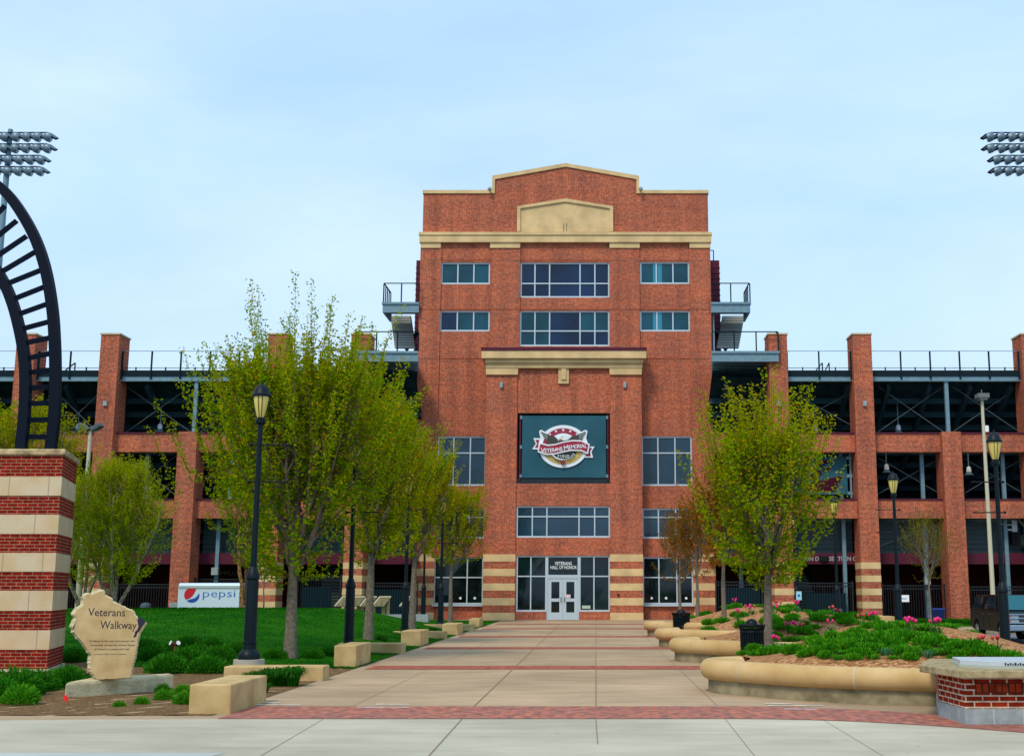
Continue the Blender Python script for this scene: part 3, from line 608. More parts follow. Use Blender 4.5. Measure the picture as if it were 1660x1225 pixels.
# emblem: coordinates measured on an enlargement, 8.168 units per photo pixel
s1 = 1/8.168; ecx, ecz = at(913, 723.5, yb); S_ = (X(1000, 723.5, yb)-X(900, 723.5, yb))/100
def E(u, v): return (ecx + (u-760)*s1*S_, ecz + (600-v)*s1*S_)
def ell(cx, cy, rx, ry, a0=0, a1=360, n=40): return [E(cx+rx*math.cos(R(a0+(a1-a0)*i/n)), cy-ry*math.sin(R(a0+(a1-a0)*i/n))) for i in range(n + (0 if a1-a0 == 360 else 1))]
lay = [0]
EW = mat('emblem_white', (.72, .80, .85), .6); EM = mat('emblem_maroon', (.30, .008, .04), .6); EG = mat('emblem_gold', (.50, .36, .10), .6); ED = mat('emblem_dark', (.035, .04, .035), .6)
EMATS = [EW, EM, EG, ED]; emb = MB()
def L_(pts, m): lay[0] += .004; emb.prismy(pts, yb-.06-lay[0], yb-.04, m)
def star(cx, cy, r): return [E(cx+(r if i % 2 == 0 else r*.42)*math.sin(i*math.pi/5), cy-(r if i % 2 == 0 else r*.42)*math.cos(i*math.pi/5)) for i in range(10)][::-1]
L_([E(*p) for p in ((365, 490), (470, 492), (450, 560), (440, 640), (350, 638), (398, 565))][::-1], 0)
L_([E(*p) for p in ((1090, 600), (1175, 602), (1135, 672), (1155, 750), (1040, 748), (1060, 660))][::-1], 0)
L_([E(*p) for p in ((390, 512), (450, 512), (442, 618), (384, 618), (416, 565))][::-1], 1)
L_([E(*p) for p in ((1095, 622), (1145, 620), (1112, 674), (1130, 730), (1052, 728), (1060, 680))][::-1], 1)
L_(ell(760, 600, 328, 284), 0); L_([E(*p) for p in ((440, 400), (455, 382), (480, 384), (560, 430), (520, 600), (470, 560))][::-1], 0); L_([E(*p) for p in ((1082, 400), (1067, 382), (1042, 384), (960, 430), (1000, 600), (1052, 560))][::-1], 0)
L_(ell(760, 600, 275, 242, 8, 172, 30) + ell(760, 610, 205, 185, 172, 8, 30), 1)
L_(ell(760, 600, 282, 240, 188, 352, 30), 2); L_(ell(760, 640, 190, 140, 185, 355, 24), 3)
for p in ((585, 440, 20), (664, 399, 22), (760, 383, 24), (853, 399, 22), (940, 440, 20)): L_(star(*p), 0)
for s in (1, -1):
    mx = lambda u: 760 + s*(u-760)
    for i in range(5):                           # feathers of a raised wing
        a = (462+i*16, 405+i*27); q = [(a[0], a[1]), (a[0]+70, a[1]+28), (655+i*6, 480+i*12), (690, 560), (560+i*4, 560), (a[0]+30, a[1]+50)]
        pts = [E(mx(u), v) for u, v in q]; L_(pts if s < 0 else pts[::-1], 3)
        pts = [E(mx(u), v) for u, v in ((a[0]+20, a[1]+25), (a[0]+95, a[1]+55), (a[0]+98, a[1]+62), (a[0]+30, a[1]+40))]; L_(pts if s < 0 else pts[::-1], 0)
    pts = [E(mx(u), v) for u, v in ((560, 470), (640, 465), (690, 510), (695, 570), (560, 570), (540, 520))]; L_(pts if s < 0 else pts[::-1], 3)
L_([E(*p) for p in ((735, 450), (765, 438), (795, 447), (812, 480), (825, 545), (745, 548), (752, 515), (722, 500), (700, 515), (712, 478))][::-1], 0)
L_([E(*p) for p in ((700, 520), (712, 494), (740, 500), (730, 522))][::-1], 2); L_([E(*p) for p in ((738, 480), (756, 474), (758, 482), (742, 488))][::-1], 3); L_([E(*p) for p in ((660, 562), (745, 548), (850, 530), (845, 515), (690, 535))][::-1], 3)
top = [(438, 545), (560, 582), (650, 572), (760, 540), (880, 518), (1000, 522), (1112, 572)]; bot = [(1090, 705), (1000, 665), (870, 662), (760, 683), (640, 712), (540, 715), (425, 680)]
L_([E(*p) for p in top + bot][::-1], 0)
top = [(460, 572), (560, 598), (650, 588), (760, 556), (880, 535), (1000, 540), (1094, 584)]; bot = [(1078, 684), (1000, 648), (870, 645), (760, 666), (640, 696), (540, 698), (440, 665)]
L_([E(*p) for p in top + bot][::-1], 1)
yt = yb-.06-lay[0]-.001
def curve_y(u): return 628 + 22*math.cos((u-560)/400*math.pi*.9) - (u-760)*.035
full = 'VETERANS MEMORIAL'; adv = {'I': .45, 'M': 1.25, ' ': .55, 'V': 1.05}; tot = sum(adv.get(c, .95)*(1.15 if i in (0, 9) else 1) for i, c in enumerate(full)); u = 468
for i, c in enumerate(full):
    a_ = adv.get(c, .95)*(1.15 if i in (0, 9) else 1) / tot * 606
    if c != ' ':
        um = u + a_/2; sl = -(curve_y(um+10)-curve_y(um-10))/20; sz = (96 if i in (0, 9) else 72)*s1*S_; px_, pz_ = E(um, curve_y(um) + (sz/(s1*S_))*.36)
        text_on(emb, c, px_, pz_, yt-.004, sz, sx=.88, m=0, rot=math.atan(sl), bold=.012)
    u += a_
for i, c in enumerate('FIELD'): px_, pz_ = E(700+i*31, 748); text_on(emb, c, px_, pz_, yt-.004, 48*s1*S_, m=0, bold=.01)
for s in (-1, 1):
    for i in range(6):                           # laurel leaves
        t = R(205+i*12); cx_, cy_ = 760+s*(-155*math.cos(t-math.pi)) , 660-118*math.sin(t)
        q = [(cx_-14, cy_-16), (cx_+s*12, cy_-4), (cx_+14, cy_+14), (cx_-s*12, cy_+4)]; L_([E(*p) for p in q][::-1], 0)
L_(star(758, 815, 34), 1)
arc_txt = ('VETERANS', 'MEMORIAL')
emb.build('emblem', EMATS, BN)

# the maroon block behind, the roofs and the steel balconies of the tower
mb = MB(); zr = zz(422, 75)
mb.box(X(673, 500, 75), X(1167.5, 500, 75), 75, 84, 3, zr); bk = mb.build('rear_block', MAROON, T)
mb = MB()
for i in range(int((zr-8)/.36)): z = 8 + i*.36; mb.box(X(673, 500, 75)-.03, X(1167.5, 500, 75)+.03, 74.96, 75.0, z, z+.05); mb.box(X(1167.5, 500, 75), X(1167.5, 500, 75)+.03, 75, 84, z, z+.05)
mb.build('corrugation', MAROON, bk)
def railing(parent, x0, x1, y, z, h, n, posts=None, side=None, y2=None, glass=False):
    mb = MB(); mb.box(x0, x1, y-.03, y+.03, z+h-.05, z+h)
    xs_ = posts if posts else [x0 + (x1-x0)*i/n for i in range(n+1)]
    for x in xs_: mb.box(x-.035, x+.035, y-.03, y+.03, z, z+h-.05)
    if side is not None:
        mb.box(side-.03, side+.03, y+.03, y2, z+h-.05, z+h)
        for k in range(4): yy = y+(y2-y)*(k+1)/4; mb.box(side-.03, side+.03, yy-.03, yy+.03, z, z+h-.05)
    return mb.build('railing', STEELD, parent)
for s, (ub, lb) in ((-1, ((620.5, 681), (574.5, 678))), (1, ((1152.5, 1216), (1153.5, 1262)))):
    for (l, r), (pt, pb), prt, nn in ((ub, (490.7, 506.3), 459.3, 2), (lb, (570, 585.8), 537.8, 3)):
        Y = 70.0 if nn == 2 else 65.7; x0, x1 = X(l, pt, Y), X(r, pt, Y); zt_, zb_ = Z(pt, Y), Z(pb, Y)
        out_ = x0 if s < 0 else x1; inn_ = ((XC - HW) if s < 0 else (XC + HW)) if nn == 2 else (x1 if s < 0 else x0); xa, xb_ = sorted((out_, inn_))
        mb = MB(); mb.box(xa, xb_, Y, Y+.12, zb_, zt_-.1); dp = 2.6 if nn == 2 else 10.0; ti = XC + s*HW; xi = lambda y: inn_ + (ti - inn_)*min(1, (y-Y)/max(.01, Y1-Y))
        pl = [(out_+s*.05, Y-.08), (out_+s*.05, Y+dp), (ti, Y+dp), (ti, Y1), (inn_, Y-.08)]; mb.prismz(pl if s > 0 else pl[::-1], zt_-.10, zt_+.03)
        for k in range(1, int(dp/1.1)): xk = xi(Y+k*1.1); q0, q1 = sorted((out_ - s*.1, xk)); mb.box(q0, q1, Y+k*1.1, Y+k*1.1+.12, zb_+.25, zt_-.1)
        ox = out_ - .1 if s > 0 else out_; mb.box(ox, ox+.1, Y+.12, Y+dp, zb_, zt_-.1)
        bal = mb.build('balcony', STEEL, T)
        railing(bal, xa+.04, xb_, Y, zt_+.03, Z(prt, Y)-zt_, nn, side=out_-s*.05, y2=Y+min(dp, 5)-.2)
    # stair flight seen from below between the balconies
    Yq = 73.5; a0, a1 = (X(634, 512, Yq), X(666, 512, Yq)) if s < 0 else (X(1171, 512, Yq), X(1206, 512, Yq))
    mb = MB(); zt_ = Z(512, Yq); zb_ = Z(571, Yq); n = 13
    for i in range(n):
        z = zt_ + (zb_-zt_)*i/n; z2 = zt_ + (zb_-zt_)*(i+1)/n; sh = -s*.045*i
        mb.box(a0+sh, a1+sh, Yq - .12*i, Yq - .12*i + .3, z2+.11, z, 1); mb.box(a0+sh, a1+sh, Yq-.12*i-.14, Yq-.12*i+.3, z2, z2+.11)  # dark risers fill the gaps between the pale treads
    st = mb.build('stair', [mat('stair_light', (.36, .40, .38), .7), mat('stair_dark', (.035, .05, .055), .8)], T)
    xq = (a0+.12) if s > 0 else (a1-.12); mb = MB(); mb.bar((xq, Yq-.8, zb_), (xq - s*.9, Yq+.6, zt_-.2), .12, .25); mb.build('stringer', STEELD, st)
x = X(1157, 560, 71); mb = MB(); mb.tube([(x, 71, Z(660, 71)), (x, 71, Z(508, 71))], .06, 8); mb.build('drain_pipe', ALU, T)
xr_ = X(1153, 410, 74.9), X(1157.5, 410, 74.9); mb = MB(); mb.box(xr_[0]-2, xr_[1], 74.95, 75.0, Z(405, 74.9)-.04, Z(405, 74.9)); mb.box(xr_[1]-.06, xr_[1], 74.95, 75.0, zr, Z(405, 74.9)); mb.box(xr_[1]-1.4, xr_[1]-1.34, 74.95, 75.0, zr, Z(405, 74.9)); mb.build('roof_railing', STEELD, T)
# ------------------------------------------------------------------ the two stadium wings
YW = 66.0
CORR = mat('corrugated_teal', (.022, .055, .062), .6)
FENCE = mat('fence_black', (.004, .008, .012), .5)
ZT = dict(top=Z(540, YW), deck=Z(600.5, 66.6), fas=Z(610, 66.6), steel=Z(618, 66.6), cap1=Z(701, 66.5), b1=Z(703.5, 66.5), b1b=Z(732.5, 66.5), cap2=Z(808.5, 66.5), b2=Z(810.5, 66.5), b2b=Z(839.6, 66.5), cor=Z(896.5, 68), mar=Z(914, 67.6))
zstr = Z(911, YW)
def col_x(px, py=620): return X(px, py, YW)
def wing(side, cols, xin, xout, label):
    t = thing('stadium_wing', label, 'grandstand', ((xin+xout)/2, YW, 0), world=True)
    xa, xb_ = sorted((xin, xout)); CW = 1.04
    for x0, tall, striped in cols:
        x1 = x0 + CW; mb = MB(); zt = ZT['top'] - .08 if tall else ZT['cap1'] - .002
        if striped: stripes(mb, x0, x1, YW, YW+1.5, zt, zstr, 9)
        else: mb.box(x0, x1, YW, YW+1.5, -.3, zt)
        c = mb.build('column', [BRICK, STONE], t)
        if tall:
            mb = MB(); mb.box(x0-.05, x1+.05, YW-.05, YW+1.55, zt, zt+.09); mb.build('coping', STONEL, c)
            mb = MB(); mb.box(x0+.42, x0+.62, YW-.14, YW, Z(658, YW), Z(650, YW)); mb.build('wall_light', GREYC, c)
    ends = sorted([xa, xb_] + [v for x0, _, _ in cols for v in (x0, x0+CW)])
    spans = []
    cs = sorted(x0 for x0, _, _ in cols); talls = sorted(x0 for x0, tl, _ in cols if tl)
    def gaps(starts):
        g = []; cur = xa
        for s_ in starts:
            if s_ > cur + .1: g.append((cur, s_))
            cur = s_ + CW
        if cur < xb_ - .1: g.append((cur, xb_))
        return g
    for a, b in gaps(cs):
        for zt, zb_, zc in ((ZT['b1'], ZT['b1b'], ZT['cap1']), (ZT['b2'], ZT['b2b'], ZT['cap2'])):
            mb = MB(); mb.box(a, b, YW+.45, YW+1.2, zb_, zt); bm_ = mb.build('brick_beam', BRICK, t)
            mb = MB(); mb.box(a, b, YW+.40, YW+1.25, zt, zc+.01); mb.build('beam_cap', MAROON, bm_)
        mb = MB(); z = ZT['cor']
        n = int((ZT['b2b'] - z) / .27)
        for i in range(n+1): zz0 = z + i*.27; mb.box(a, b, YW+1.98, YW+2.1, zz0, zz0+.12); mb.box(a, b, YW+2.06, YW+2.1, zz0+.12, zz0+.27)
        mb.build('corrugated_panel', CORR, t)
        mb = MB(); mb.box(a, b, YW+1.5, YW+1.9, ZT['mar'], ZT['cor']); mb.build('fascia_band', MAROON, t)
    for a, b in gaps(talls):
        if abs(a - xin) < .01 or abs(b - xin) < .01: continue
        mb = MB(); mb.box(a, b, YW+.5, YW+.9, ZT['fas'], ZT['deck']); mb.build('deck_edge', STEELD, t)
        mb = MB(); mb.box(a, b, YW+.55, YW+.85, ZT['steel'], ZT['fas']); mb.box(a, b, YW+.5, YW+.55, ZT['steel'], ZT['steel']+.05); mb.build('steel_beam', STEEL, t)
        # railing
        n = max(1, round((b-a)/1.62)); zr = Z(568.5, YW+.5); mb = MB(); dk = ZT['deck']
        mt = MB(); mt.box(a, b, YW+.5, YW+.53, zr-.03, zr); mb.box(a, b, YW+.5, YW+.52, dk+.12, dk+.15)
        for i in range(n+1):
            x = a + .06 + (b-a-.12)*i/n; mb.box(x-.036, x+.036, YW+.44, YW+.54, dk-.5, zr-.03)
        for i in range(n): x = a+(b-a)*(i+.5)/n; mb.box(x-.03, x+.03, YW+.49, YW+.55, dk, dk+.18)
        rl_ = mb.build('railing', STEELD, t); mt.build('top_rail', STEEL, rl_)
    # seating deck seen from below, its raking beams, the concourse wall
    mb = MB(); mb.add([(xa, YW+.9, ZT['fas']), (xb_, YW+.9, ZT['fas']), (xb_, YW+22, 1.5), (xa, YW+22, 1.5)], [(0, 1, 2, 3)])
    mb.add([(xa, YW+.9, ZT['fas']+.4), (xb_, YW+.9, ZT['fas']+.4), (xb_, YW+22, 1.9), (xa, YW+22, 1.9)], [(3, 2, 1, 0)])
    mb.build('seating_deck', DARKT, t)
    mb = MB(); x = xa + .8
    while x < xb_: mb.bar((x, YW+1.2, ZT['fas']-.4), (x, YW+21, 1.6), .22, .5); x += 2.3
    mb.build('raking_beam', DECKM, t)
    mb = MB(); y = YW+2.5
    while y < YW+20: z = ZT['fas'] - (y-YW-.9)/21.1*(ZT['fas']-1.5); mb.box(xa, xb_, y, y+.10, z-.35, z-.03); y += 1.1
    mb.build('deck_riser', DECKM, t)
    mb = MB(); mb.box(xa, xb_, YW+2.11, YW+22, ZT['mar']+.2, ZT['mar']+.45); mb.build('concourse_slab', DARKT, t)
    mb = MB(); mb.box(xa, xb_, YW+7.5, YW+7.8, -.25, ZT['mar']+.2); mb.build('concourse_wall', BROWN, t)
    # steel posts
    return t
CL = [(col_x(567), True, True), (col_x(431.5), True, True), (col_x(294), False, False), (col_x(158.5), True, True), (col_x(21.5), True, True), (col_x(-118), False, False), (col_x(-256), True, True)]
CR = [(col_x(1247.5), True, True), (col_x(1385), True, True), (col_x(1523), False, False), (col_x(1660), True, True), (col_x(1799), False, False), (col_x(1937), True, True)]
CW_ = 1.04
WL = wing(-1, CL, XC-HW+.3, col_x(-400), 'brick and steel grandstand wing to the left of the entrance tower')
WR = wing(1, CR, XC+HW-.3, col_x(2080), 'brick and steel grandstand wing to the right of the entrance tower, with a grey mascot-coloured banner'.replace(' mascot-coloured', ''))
BRACE = mat('brace_grey', (.075, .10, .11), .6)
def post(parent, px, py0, py1, Y, wd=.2):
    x0, z0 = at(px, (py0+py1)/2, Y); mb = MB(); mb.box(x0-wd/2, x0+wd/2, Y, Y+wd, Z(py1, Y), Z(py0, Y)); mb.build('steel_post', STEEL, parent)
for p, a, b, py0, py1, Y in ((WR, 1536, 0, 618, 702, YW+.6), (WL, 316, 0, 618, 702, YW+.6), (WR, 1364, 0, 732, 809, YW+1.4), (WR, 1495.5, 0, 732, 809, YW+1.4), (WR, 1627, 0, 732, 809, YW+1.4), (WR, 1370, 0, 840, 1004, YW+1.4), (WR, 1502, 0, 840, 1004, YW+1.4), (WR, 1634, 0, 840, 1000, YW+1.4),
                          (WL, 237, 0, 732, 809, YW+1.4), (WL, 374, 0, 732, 809, YW+1.4), (WL, 109, 0, 732, 809, YW+1.4), (WL, 351, 0, 840, 990, YW+1.4), (WL, 580+20, 0, 840, 1000, YW+3), (WR, 1200, 0, 700, 1000, YW+3.5)):
    post(p, p and a, py0, py1, Y)
def brace(parent, pa, pb, Y, wd=.034):
    a = at(pa[0], pa[1], Y); b = at(pb[0], pb[1], Y); mb = MB(); mb.bar((a[0], Y, a[1]), (b[0], Y+.02, b[1]), wd)
    mb.build('cross_brace', BRACE, parent)
for p, x0, x1, y0, y1 in ((WR, 1280, 1382, 634, 690), (WR, 1420, 1533, 624, 702), (WR, 1541, 1656, 624, 702), (WR, 1424, 1524, 742, 800), (WR, 1562, 1660, 742, 800), (WL, 96, 158, 640, 700), (WL, 202, 312, 624, 702), (WL, 322, 430, 624, 702), (WL, 196, 290, 735, 806), (WL, 470, 560, 630, 700)):
    brace(p, (x0, y0), (x1, y1), YW+1.6); brace(p, (x0, y1), (x1, y0), YW+1.66)
brace(WR, (1424, 885), (1524, 850), YW+1.7, .07)
# pendant lamps in the upper and middle openings
def pendant(label, px, py0, py1, Y=YW+3.0):
    x, z1_ = at(px, py1, Y); z0_ = Z(py0, Y)
    t = thing('pendant_lamp', label, 'lamp', (x, Y, z1_), 'pendant lamps in the grandstand openings')
    mb = MB(); mb.tube([(0, 0, .5), (0, 0, z0_-z1_)], .03, 6); mb.build('stem', STEEL, t)
    mb = MB(); mb.lathe([(.06, .5), (.13, .42), (.15, .18), (.12, .16)], 10); mb.build('housing', WHITE, t)
    mb = MB(); mb.lathe([(.12, .16), (.28, 0), (.26, 0), (.10, .14)], 12); mb.build('shade', STEEL, t)
pendant('white pendant lamp in the upper opening next to the right side of the tower', 1322.5, 632, 702)
pendant('white pendant lamp in the widest upper opening, left of the tan light pole', 1456.5, 632, 702)
pendant('white pendant lamp in the middle opening right of the banner bay', 1437.5, 732, 766)
pendant('white pendant lamp in the middle opening behind the tan light pole', 1571, 732, 770)
pendant('white pendant lamp in the upper opening behind the black curved rails', 126, 632, 700)
pendant('white pendant lamp in the upper opening above the trailer', 259, 632, 700)
# mesh banner in the right wing: maroon bird-like marks on teal grey
x0, x1, z0, z1 = X(1284, 770, YW+1.2), X(1382.5, 770, YW+1.2), Z(801, YW+1.2), Z(739.5, YW+1.2)
bn = thing('mesh_banner', 'teal grey mesh banner with maroon shapes in the grandstand opening', 'banner', (x0, YW+1.25, z0), world=True)
mb = MB(); yb2 = YW+1.25; mb.box(x0, x1-.3, yb2, yb2+.02, z0, z1); mb.build('mesh_panel', SCREEN, bn)
mb = MB(); q = lambda u, v: at(1270+u/12.25, 720+v/12.25, yb2)
for P in (((585, 310), (640, 305), (900, 318), (1000, 300), (960, 345), (840, 385), (740, 440), (740, 560), (770, 590), (690, 660), (640, 720), (510, 700), (520, 620), (640, 545), (690, 500), (700, 420), (600, 350)),
          ((790, 540), (800, 490), (850, 458), (980, 455), (925, 480), (905, 545), (870, 500), (835, 555)),
          ((450, 760), (700, 720), (900, 680), (1190, 610), (1110, 760), (1030, 935), (410, 940), (420, 860))):
    mb.prismy([q(*p) for p in P][::-1], yb2-.02, yb2)
mb.build('emblem', mat('banner_maroon', (.055, .008, .02), .8), bn)
mb = MB()
for px in (1379, 1283): x = X(px, 770, yb2); mb.box(x-.05, x+.05, yb2-.02, yb2+.06, z0-.2, z1+.2)
for py in (742, 771, 799): z = Z(py, yb2); mb.box(x1-.32, x1-.02, yb2-.03, yb2+.03, z-.09, z+.09)
mb.build('frame', STEEL, bn)
# lettering on the band: section names
mb = MB(); Ys = YW+1.49; WLET = mat('letter_grey', (.42, .45, .45), .6)
for s_, l, r in (('SECTION D', 1283, 1327.5), ('SECTION C', 1344, 1388)):
    x0 = X(l, 905, Ys); x1 = X(r, 905, Ys); text_on(mb, s_, (x0+x1)/2, Z(908.5, Ys), Ys, .33, width=x1-x0, bold=.004, depth=.02)
mb.build('lettering', WLET, WR)
mb = MB(); yq = YW+1.4; x, z = at(1335.5, 905, yq); mb.box(x-.22, x+.22, yq-.3, yq+.1, z-.16, z+.14); mb.build('floodlight', BLACKM, WR, bevel=.03)
mb = MB(); yq = YW+7.45; x0 = X(342, 928, yq); x1 = X(388, 928, yq); text_on(mb, 'COMPLEX', (x0+x1)/2, Z(931.5, yq), yq, .36, width=x1-x0, depth=.02); mb.build('lettering', mat('letter_dim', (.20, .19, .18), .7), WL)
mb = MB(); yq = YW+1.3; x, z = at(349, 925.5, yq); mb.box(x-.18, x+.18, yq-.15, yq+.1, z-.2, z+.2); mb.build('junction_box', GREYC, WL)
mb = MB(); x, z = at(1503, 941, yq); mb.box(x-.15, x+.15, yq-.15, yq+.1, z-.2, z+.2); mb.build('junction_box', GREYC, WR)
# white sign fragments in the far right bay
ft = thing('wall_sign', 'white squared sign pieces in the far right bay of the grandstand', 'sign', (X(1645, 850, YW+1.6), YW+1.6, Z(862, YW+1.6)), world=True)
mb = MB(); yq = YW+1.6
for (a, b, c, d) in ((1639.6, 1648, 842.8, 861.6), (1632, 1639.8, 849.6, 851.3), (1632, 1639.8, 857, 859.5), (1623, 1627, 848, 850), (1626, 1628.3, 849, 861)): mb.box(X(a, c, yq), X(b, c, yq), yq-.05, yq, Z(d, yq), Z(c, yq))
mb.build('panel', mat('sign_white', (.55, .68, .78), .5), ft)
mb = MB(); p = at(1652.5, 843, yq); p2 = at(1660, 853, yq); mb.bar((p[0], yq, p[1]), (p2[0], yq, p2[1]), .1); mb.build('strut', GREYC, ft)
mb = MB(); mb.box(X(1639.5, 870, yq), X(1648, 870, yq), yq-.1, yq+.3, Z(881, yq), Z(863, yq)); mb.build('hanging_box', BLACKM, ft)
# stair flights at ground level
def flight(parent, l, r, t_, b_, Y, lean=.0):
    x0, x1 = X(l, b_, Y), X(r, b_, Y); z1_, z0_ = Z(t_, Y+2), Z(b_, Y); n = 16; mb = MB(); mt = MB()
    for i in range(n):
        z = z0_ + (z1_-z0_)*i/n; dz = (z1_-z0_)/n; sh = -lean*i/n
        mb.box(x0+sh*.3, x1+sh, Y+i*.14, Y+i*.14+.05, z, z+dz*.62); mt.box(x0+sh*.3, x1+sh, Y+i*.14-.02, Y+i*.14+.2, z+dz*.62, z+dz*.8)
    s_ = mb.build('stair', mat('stair_steel', (.035, .055, .055), .7), parent); mt.build('tread', mat('tread_steel', (.13, .17, .17), .6), s_)
    mb = MB(); mb.bar((x1+.15, Y-.1, z0_), (x1+.15-lean, Y+2.2, z1_+.2), .10, .32); mb.bar((x1+.15, Y-.1, z0_+1.0), (x1+.15-lean, Y+2.2, z1_+1.2), .06); mb.build('stringer', BLACKM, s_)
flight(WR, 1289, 1333, 914, 990, YW+2.2, .8); flight(WL, 512, 551, 905, 985, YW+2.2, -.5); flight(WR, 1642, 1690, 866, 915, YW+1.9)
# ground floor fences and gates
def fence(l, r, top, bot, Y, label, panel=None, step=.14):
    x0, x1 = X(l, 980, Y), X(r, 980, Y); z0_, z1_ = -.1, Z(top, Y)
    t = thing('metal_fence', label, 'fence', (x0, Y, 0), world=True)
    mb = MB(); x = x0
    while x < x1: mb.box(x-.012, x+.012, Y, Y+.02, z0_, z1_); x += step
    mb.box(x0, x1, Y-.02, Y, z1_-.22, z1_-.17); mb.box(x0, x1, Y-.02, Y, z0_+.2, z0_+.25); mb.box(x0, x1, Y-.02, Y, z1_-.05, z1_); mb.build('pickets', FENCE, t)
    mb = MB(); n = max(1, round((x1-x0)/2.4))
    for i in range(n+1): x = x0+(x1-x0)*i/n; mb.box(x-.04, x+.04, Y-.03, Y+.05, z0_, z1_+.08); 
    mb.build('post', FENCE, t)
    if panel: mb = MB(); mb.box(X(panel[0], 980, Y), X(panel[1], 980, Y), Y+.03, Y+.05, z0_, Z(panel[2], Y)); mb.build('gate_panel', mat('gate_teal', (.004, .020, .028), .7), t)
fence(1161, 1236, 942, 1000, YW+.9, 'dark fence and blanked gate between the tower and the first brick column on the right', (1176, 1233, 952))
fence(1288, 1383, 944, 1004, YW+.9, 'black picket fence and gate below the section signs', (1303, 1372, 961))
fence(1432, 1533, 948, 1004, YW+.9, 'black picket fence behind the thin young tree', None)
fence(1572, 1670, 950, 1004, YW+.9, 'black picket fence behind the dark pickup truck', None)
fence(478, 551, 934, 1000, YW+.9, 'black picket fence left of the display panels', (488, 537, 951))
fence(590, 676, 944, 1000, YW+.9, 'dark fence and blanked gate left of the tower', (598, 672, 955))
fence(186, 277, 946, 1000, YW+.9, 'black picket fence behind the white-stemmed tree', None)
fence(104, 136, 946, 1000, YW+.9, 'short black fence between the striped pillar and the tan pole', None)
fence(314, 412, 938, 1000, YW+.9, 'black picket fence behind the white trailer', None)
# roof-top seats silhouettes on the stand
for l, r in ((1323, 1333), (1338, 1344), (106, 122)):
    mb = MB(); Y = YW+1.6; a = at(l, 600, Y); b = at(r, 588, Y); mb.bar((a[0], Y, a[1]), (b[0], Y, b[1]), .06); mb.bar((b[0], Y, b[1]), (b[0], Y, a[1]), .06); mb.build('roof_bracket', STEELD, WR if l > 900 else WL)

# ------------------------------------------------------------------ stadium floodlight towers
def flood_tower(px, pole_px, label, Y=97.0, mirror=1):
    x = X(pole_px, 240, Y); zb_ = Z(272, Y); zt = Z(216.5, Y)
    t = thing('floodlight_tower', label, 'floodlight tower', (x, Y, 0), 'floodlight towers behind the stadium')
    mb = MB(); mb.tube([(0, 0, 0), (0, 0, zt*.5), (0, 0, zt+.35)], [.45, .33, .2], 14); mb.build('pole', STEEL, t, smooth=40)
    rows = ((216.7, 8), (235, 8), (253.6, 7), (271.8, 7)); sp = .915
    for py, n in rows:
        z = Z(py, Y); mb = MB(); x0 = -(n-1)/2*sp; mb.box(x0-.1, -x0+.1, -.25, -.17, z-.05, z+.05); mb.build('crossarm', STEELD, t)
        for i in range(n):
            cx = x0 + i*sp
            # a reflector bowl aimed away over the field with a visor; seen from behind
            mb = MB(); ax_ = Vector((mirror*.93, .25, -.28)).normalized(); c = Vector((cx+mirror*.22, -.25, z-.42))
            pr = [(-.40, .14), (-.34, .29), (-.12, .40), (.12, .41), (.24, .38)]
            mb.tube([c + ax_*d for d, _ in pr], [r for _, r in pr], 12)
            up = Vector((0, 0, 1)); sd_ = ax_.cross(up).normalized(); u2 = sd_.cross(ax_).normalized(); vs = []
            for k in range(7):
                a = R(-75 + 25*k); o_ = u2*math.cos(a)*.40 + sd_*math.sin(a)*.40; tip = .55 * math.cos(a*.75); vs += [c+ax_*.2+o_, c+ax_*(.22+tip) + o_*.62 - u2*.03]
            mb.add(vs, [(2*k, 2*k+1, 2*k+3, 2*k+2) for k in range(6)] + [(2*k+2, 2*k+3, 2*k+1, 2*k) for k in range(6)])
            mb.bar((cx-mirror*.05, -.2, z), (cx-mirror*.12, -.25, z-.34), .12)
            mb.build('floodlight', FLM, t, smooth=50, recalc=False)
    return t
FLM = mat('floodlight_shell', (.13, .20, .25), .4, metal=.3)
flood_tower(0, 14.5, 'tall floodlight tower behind the left wing, seen above the curved rails', mirror=1)
flood_tower(0, 1669, 'tall floodlight tower behind the right wing at the edge of the view', mirror=-1)

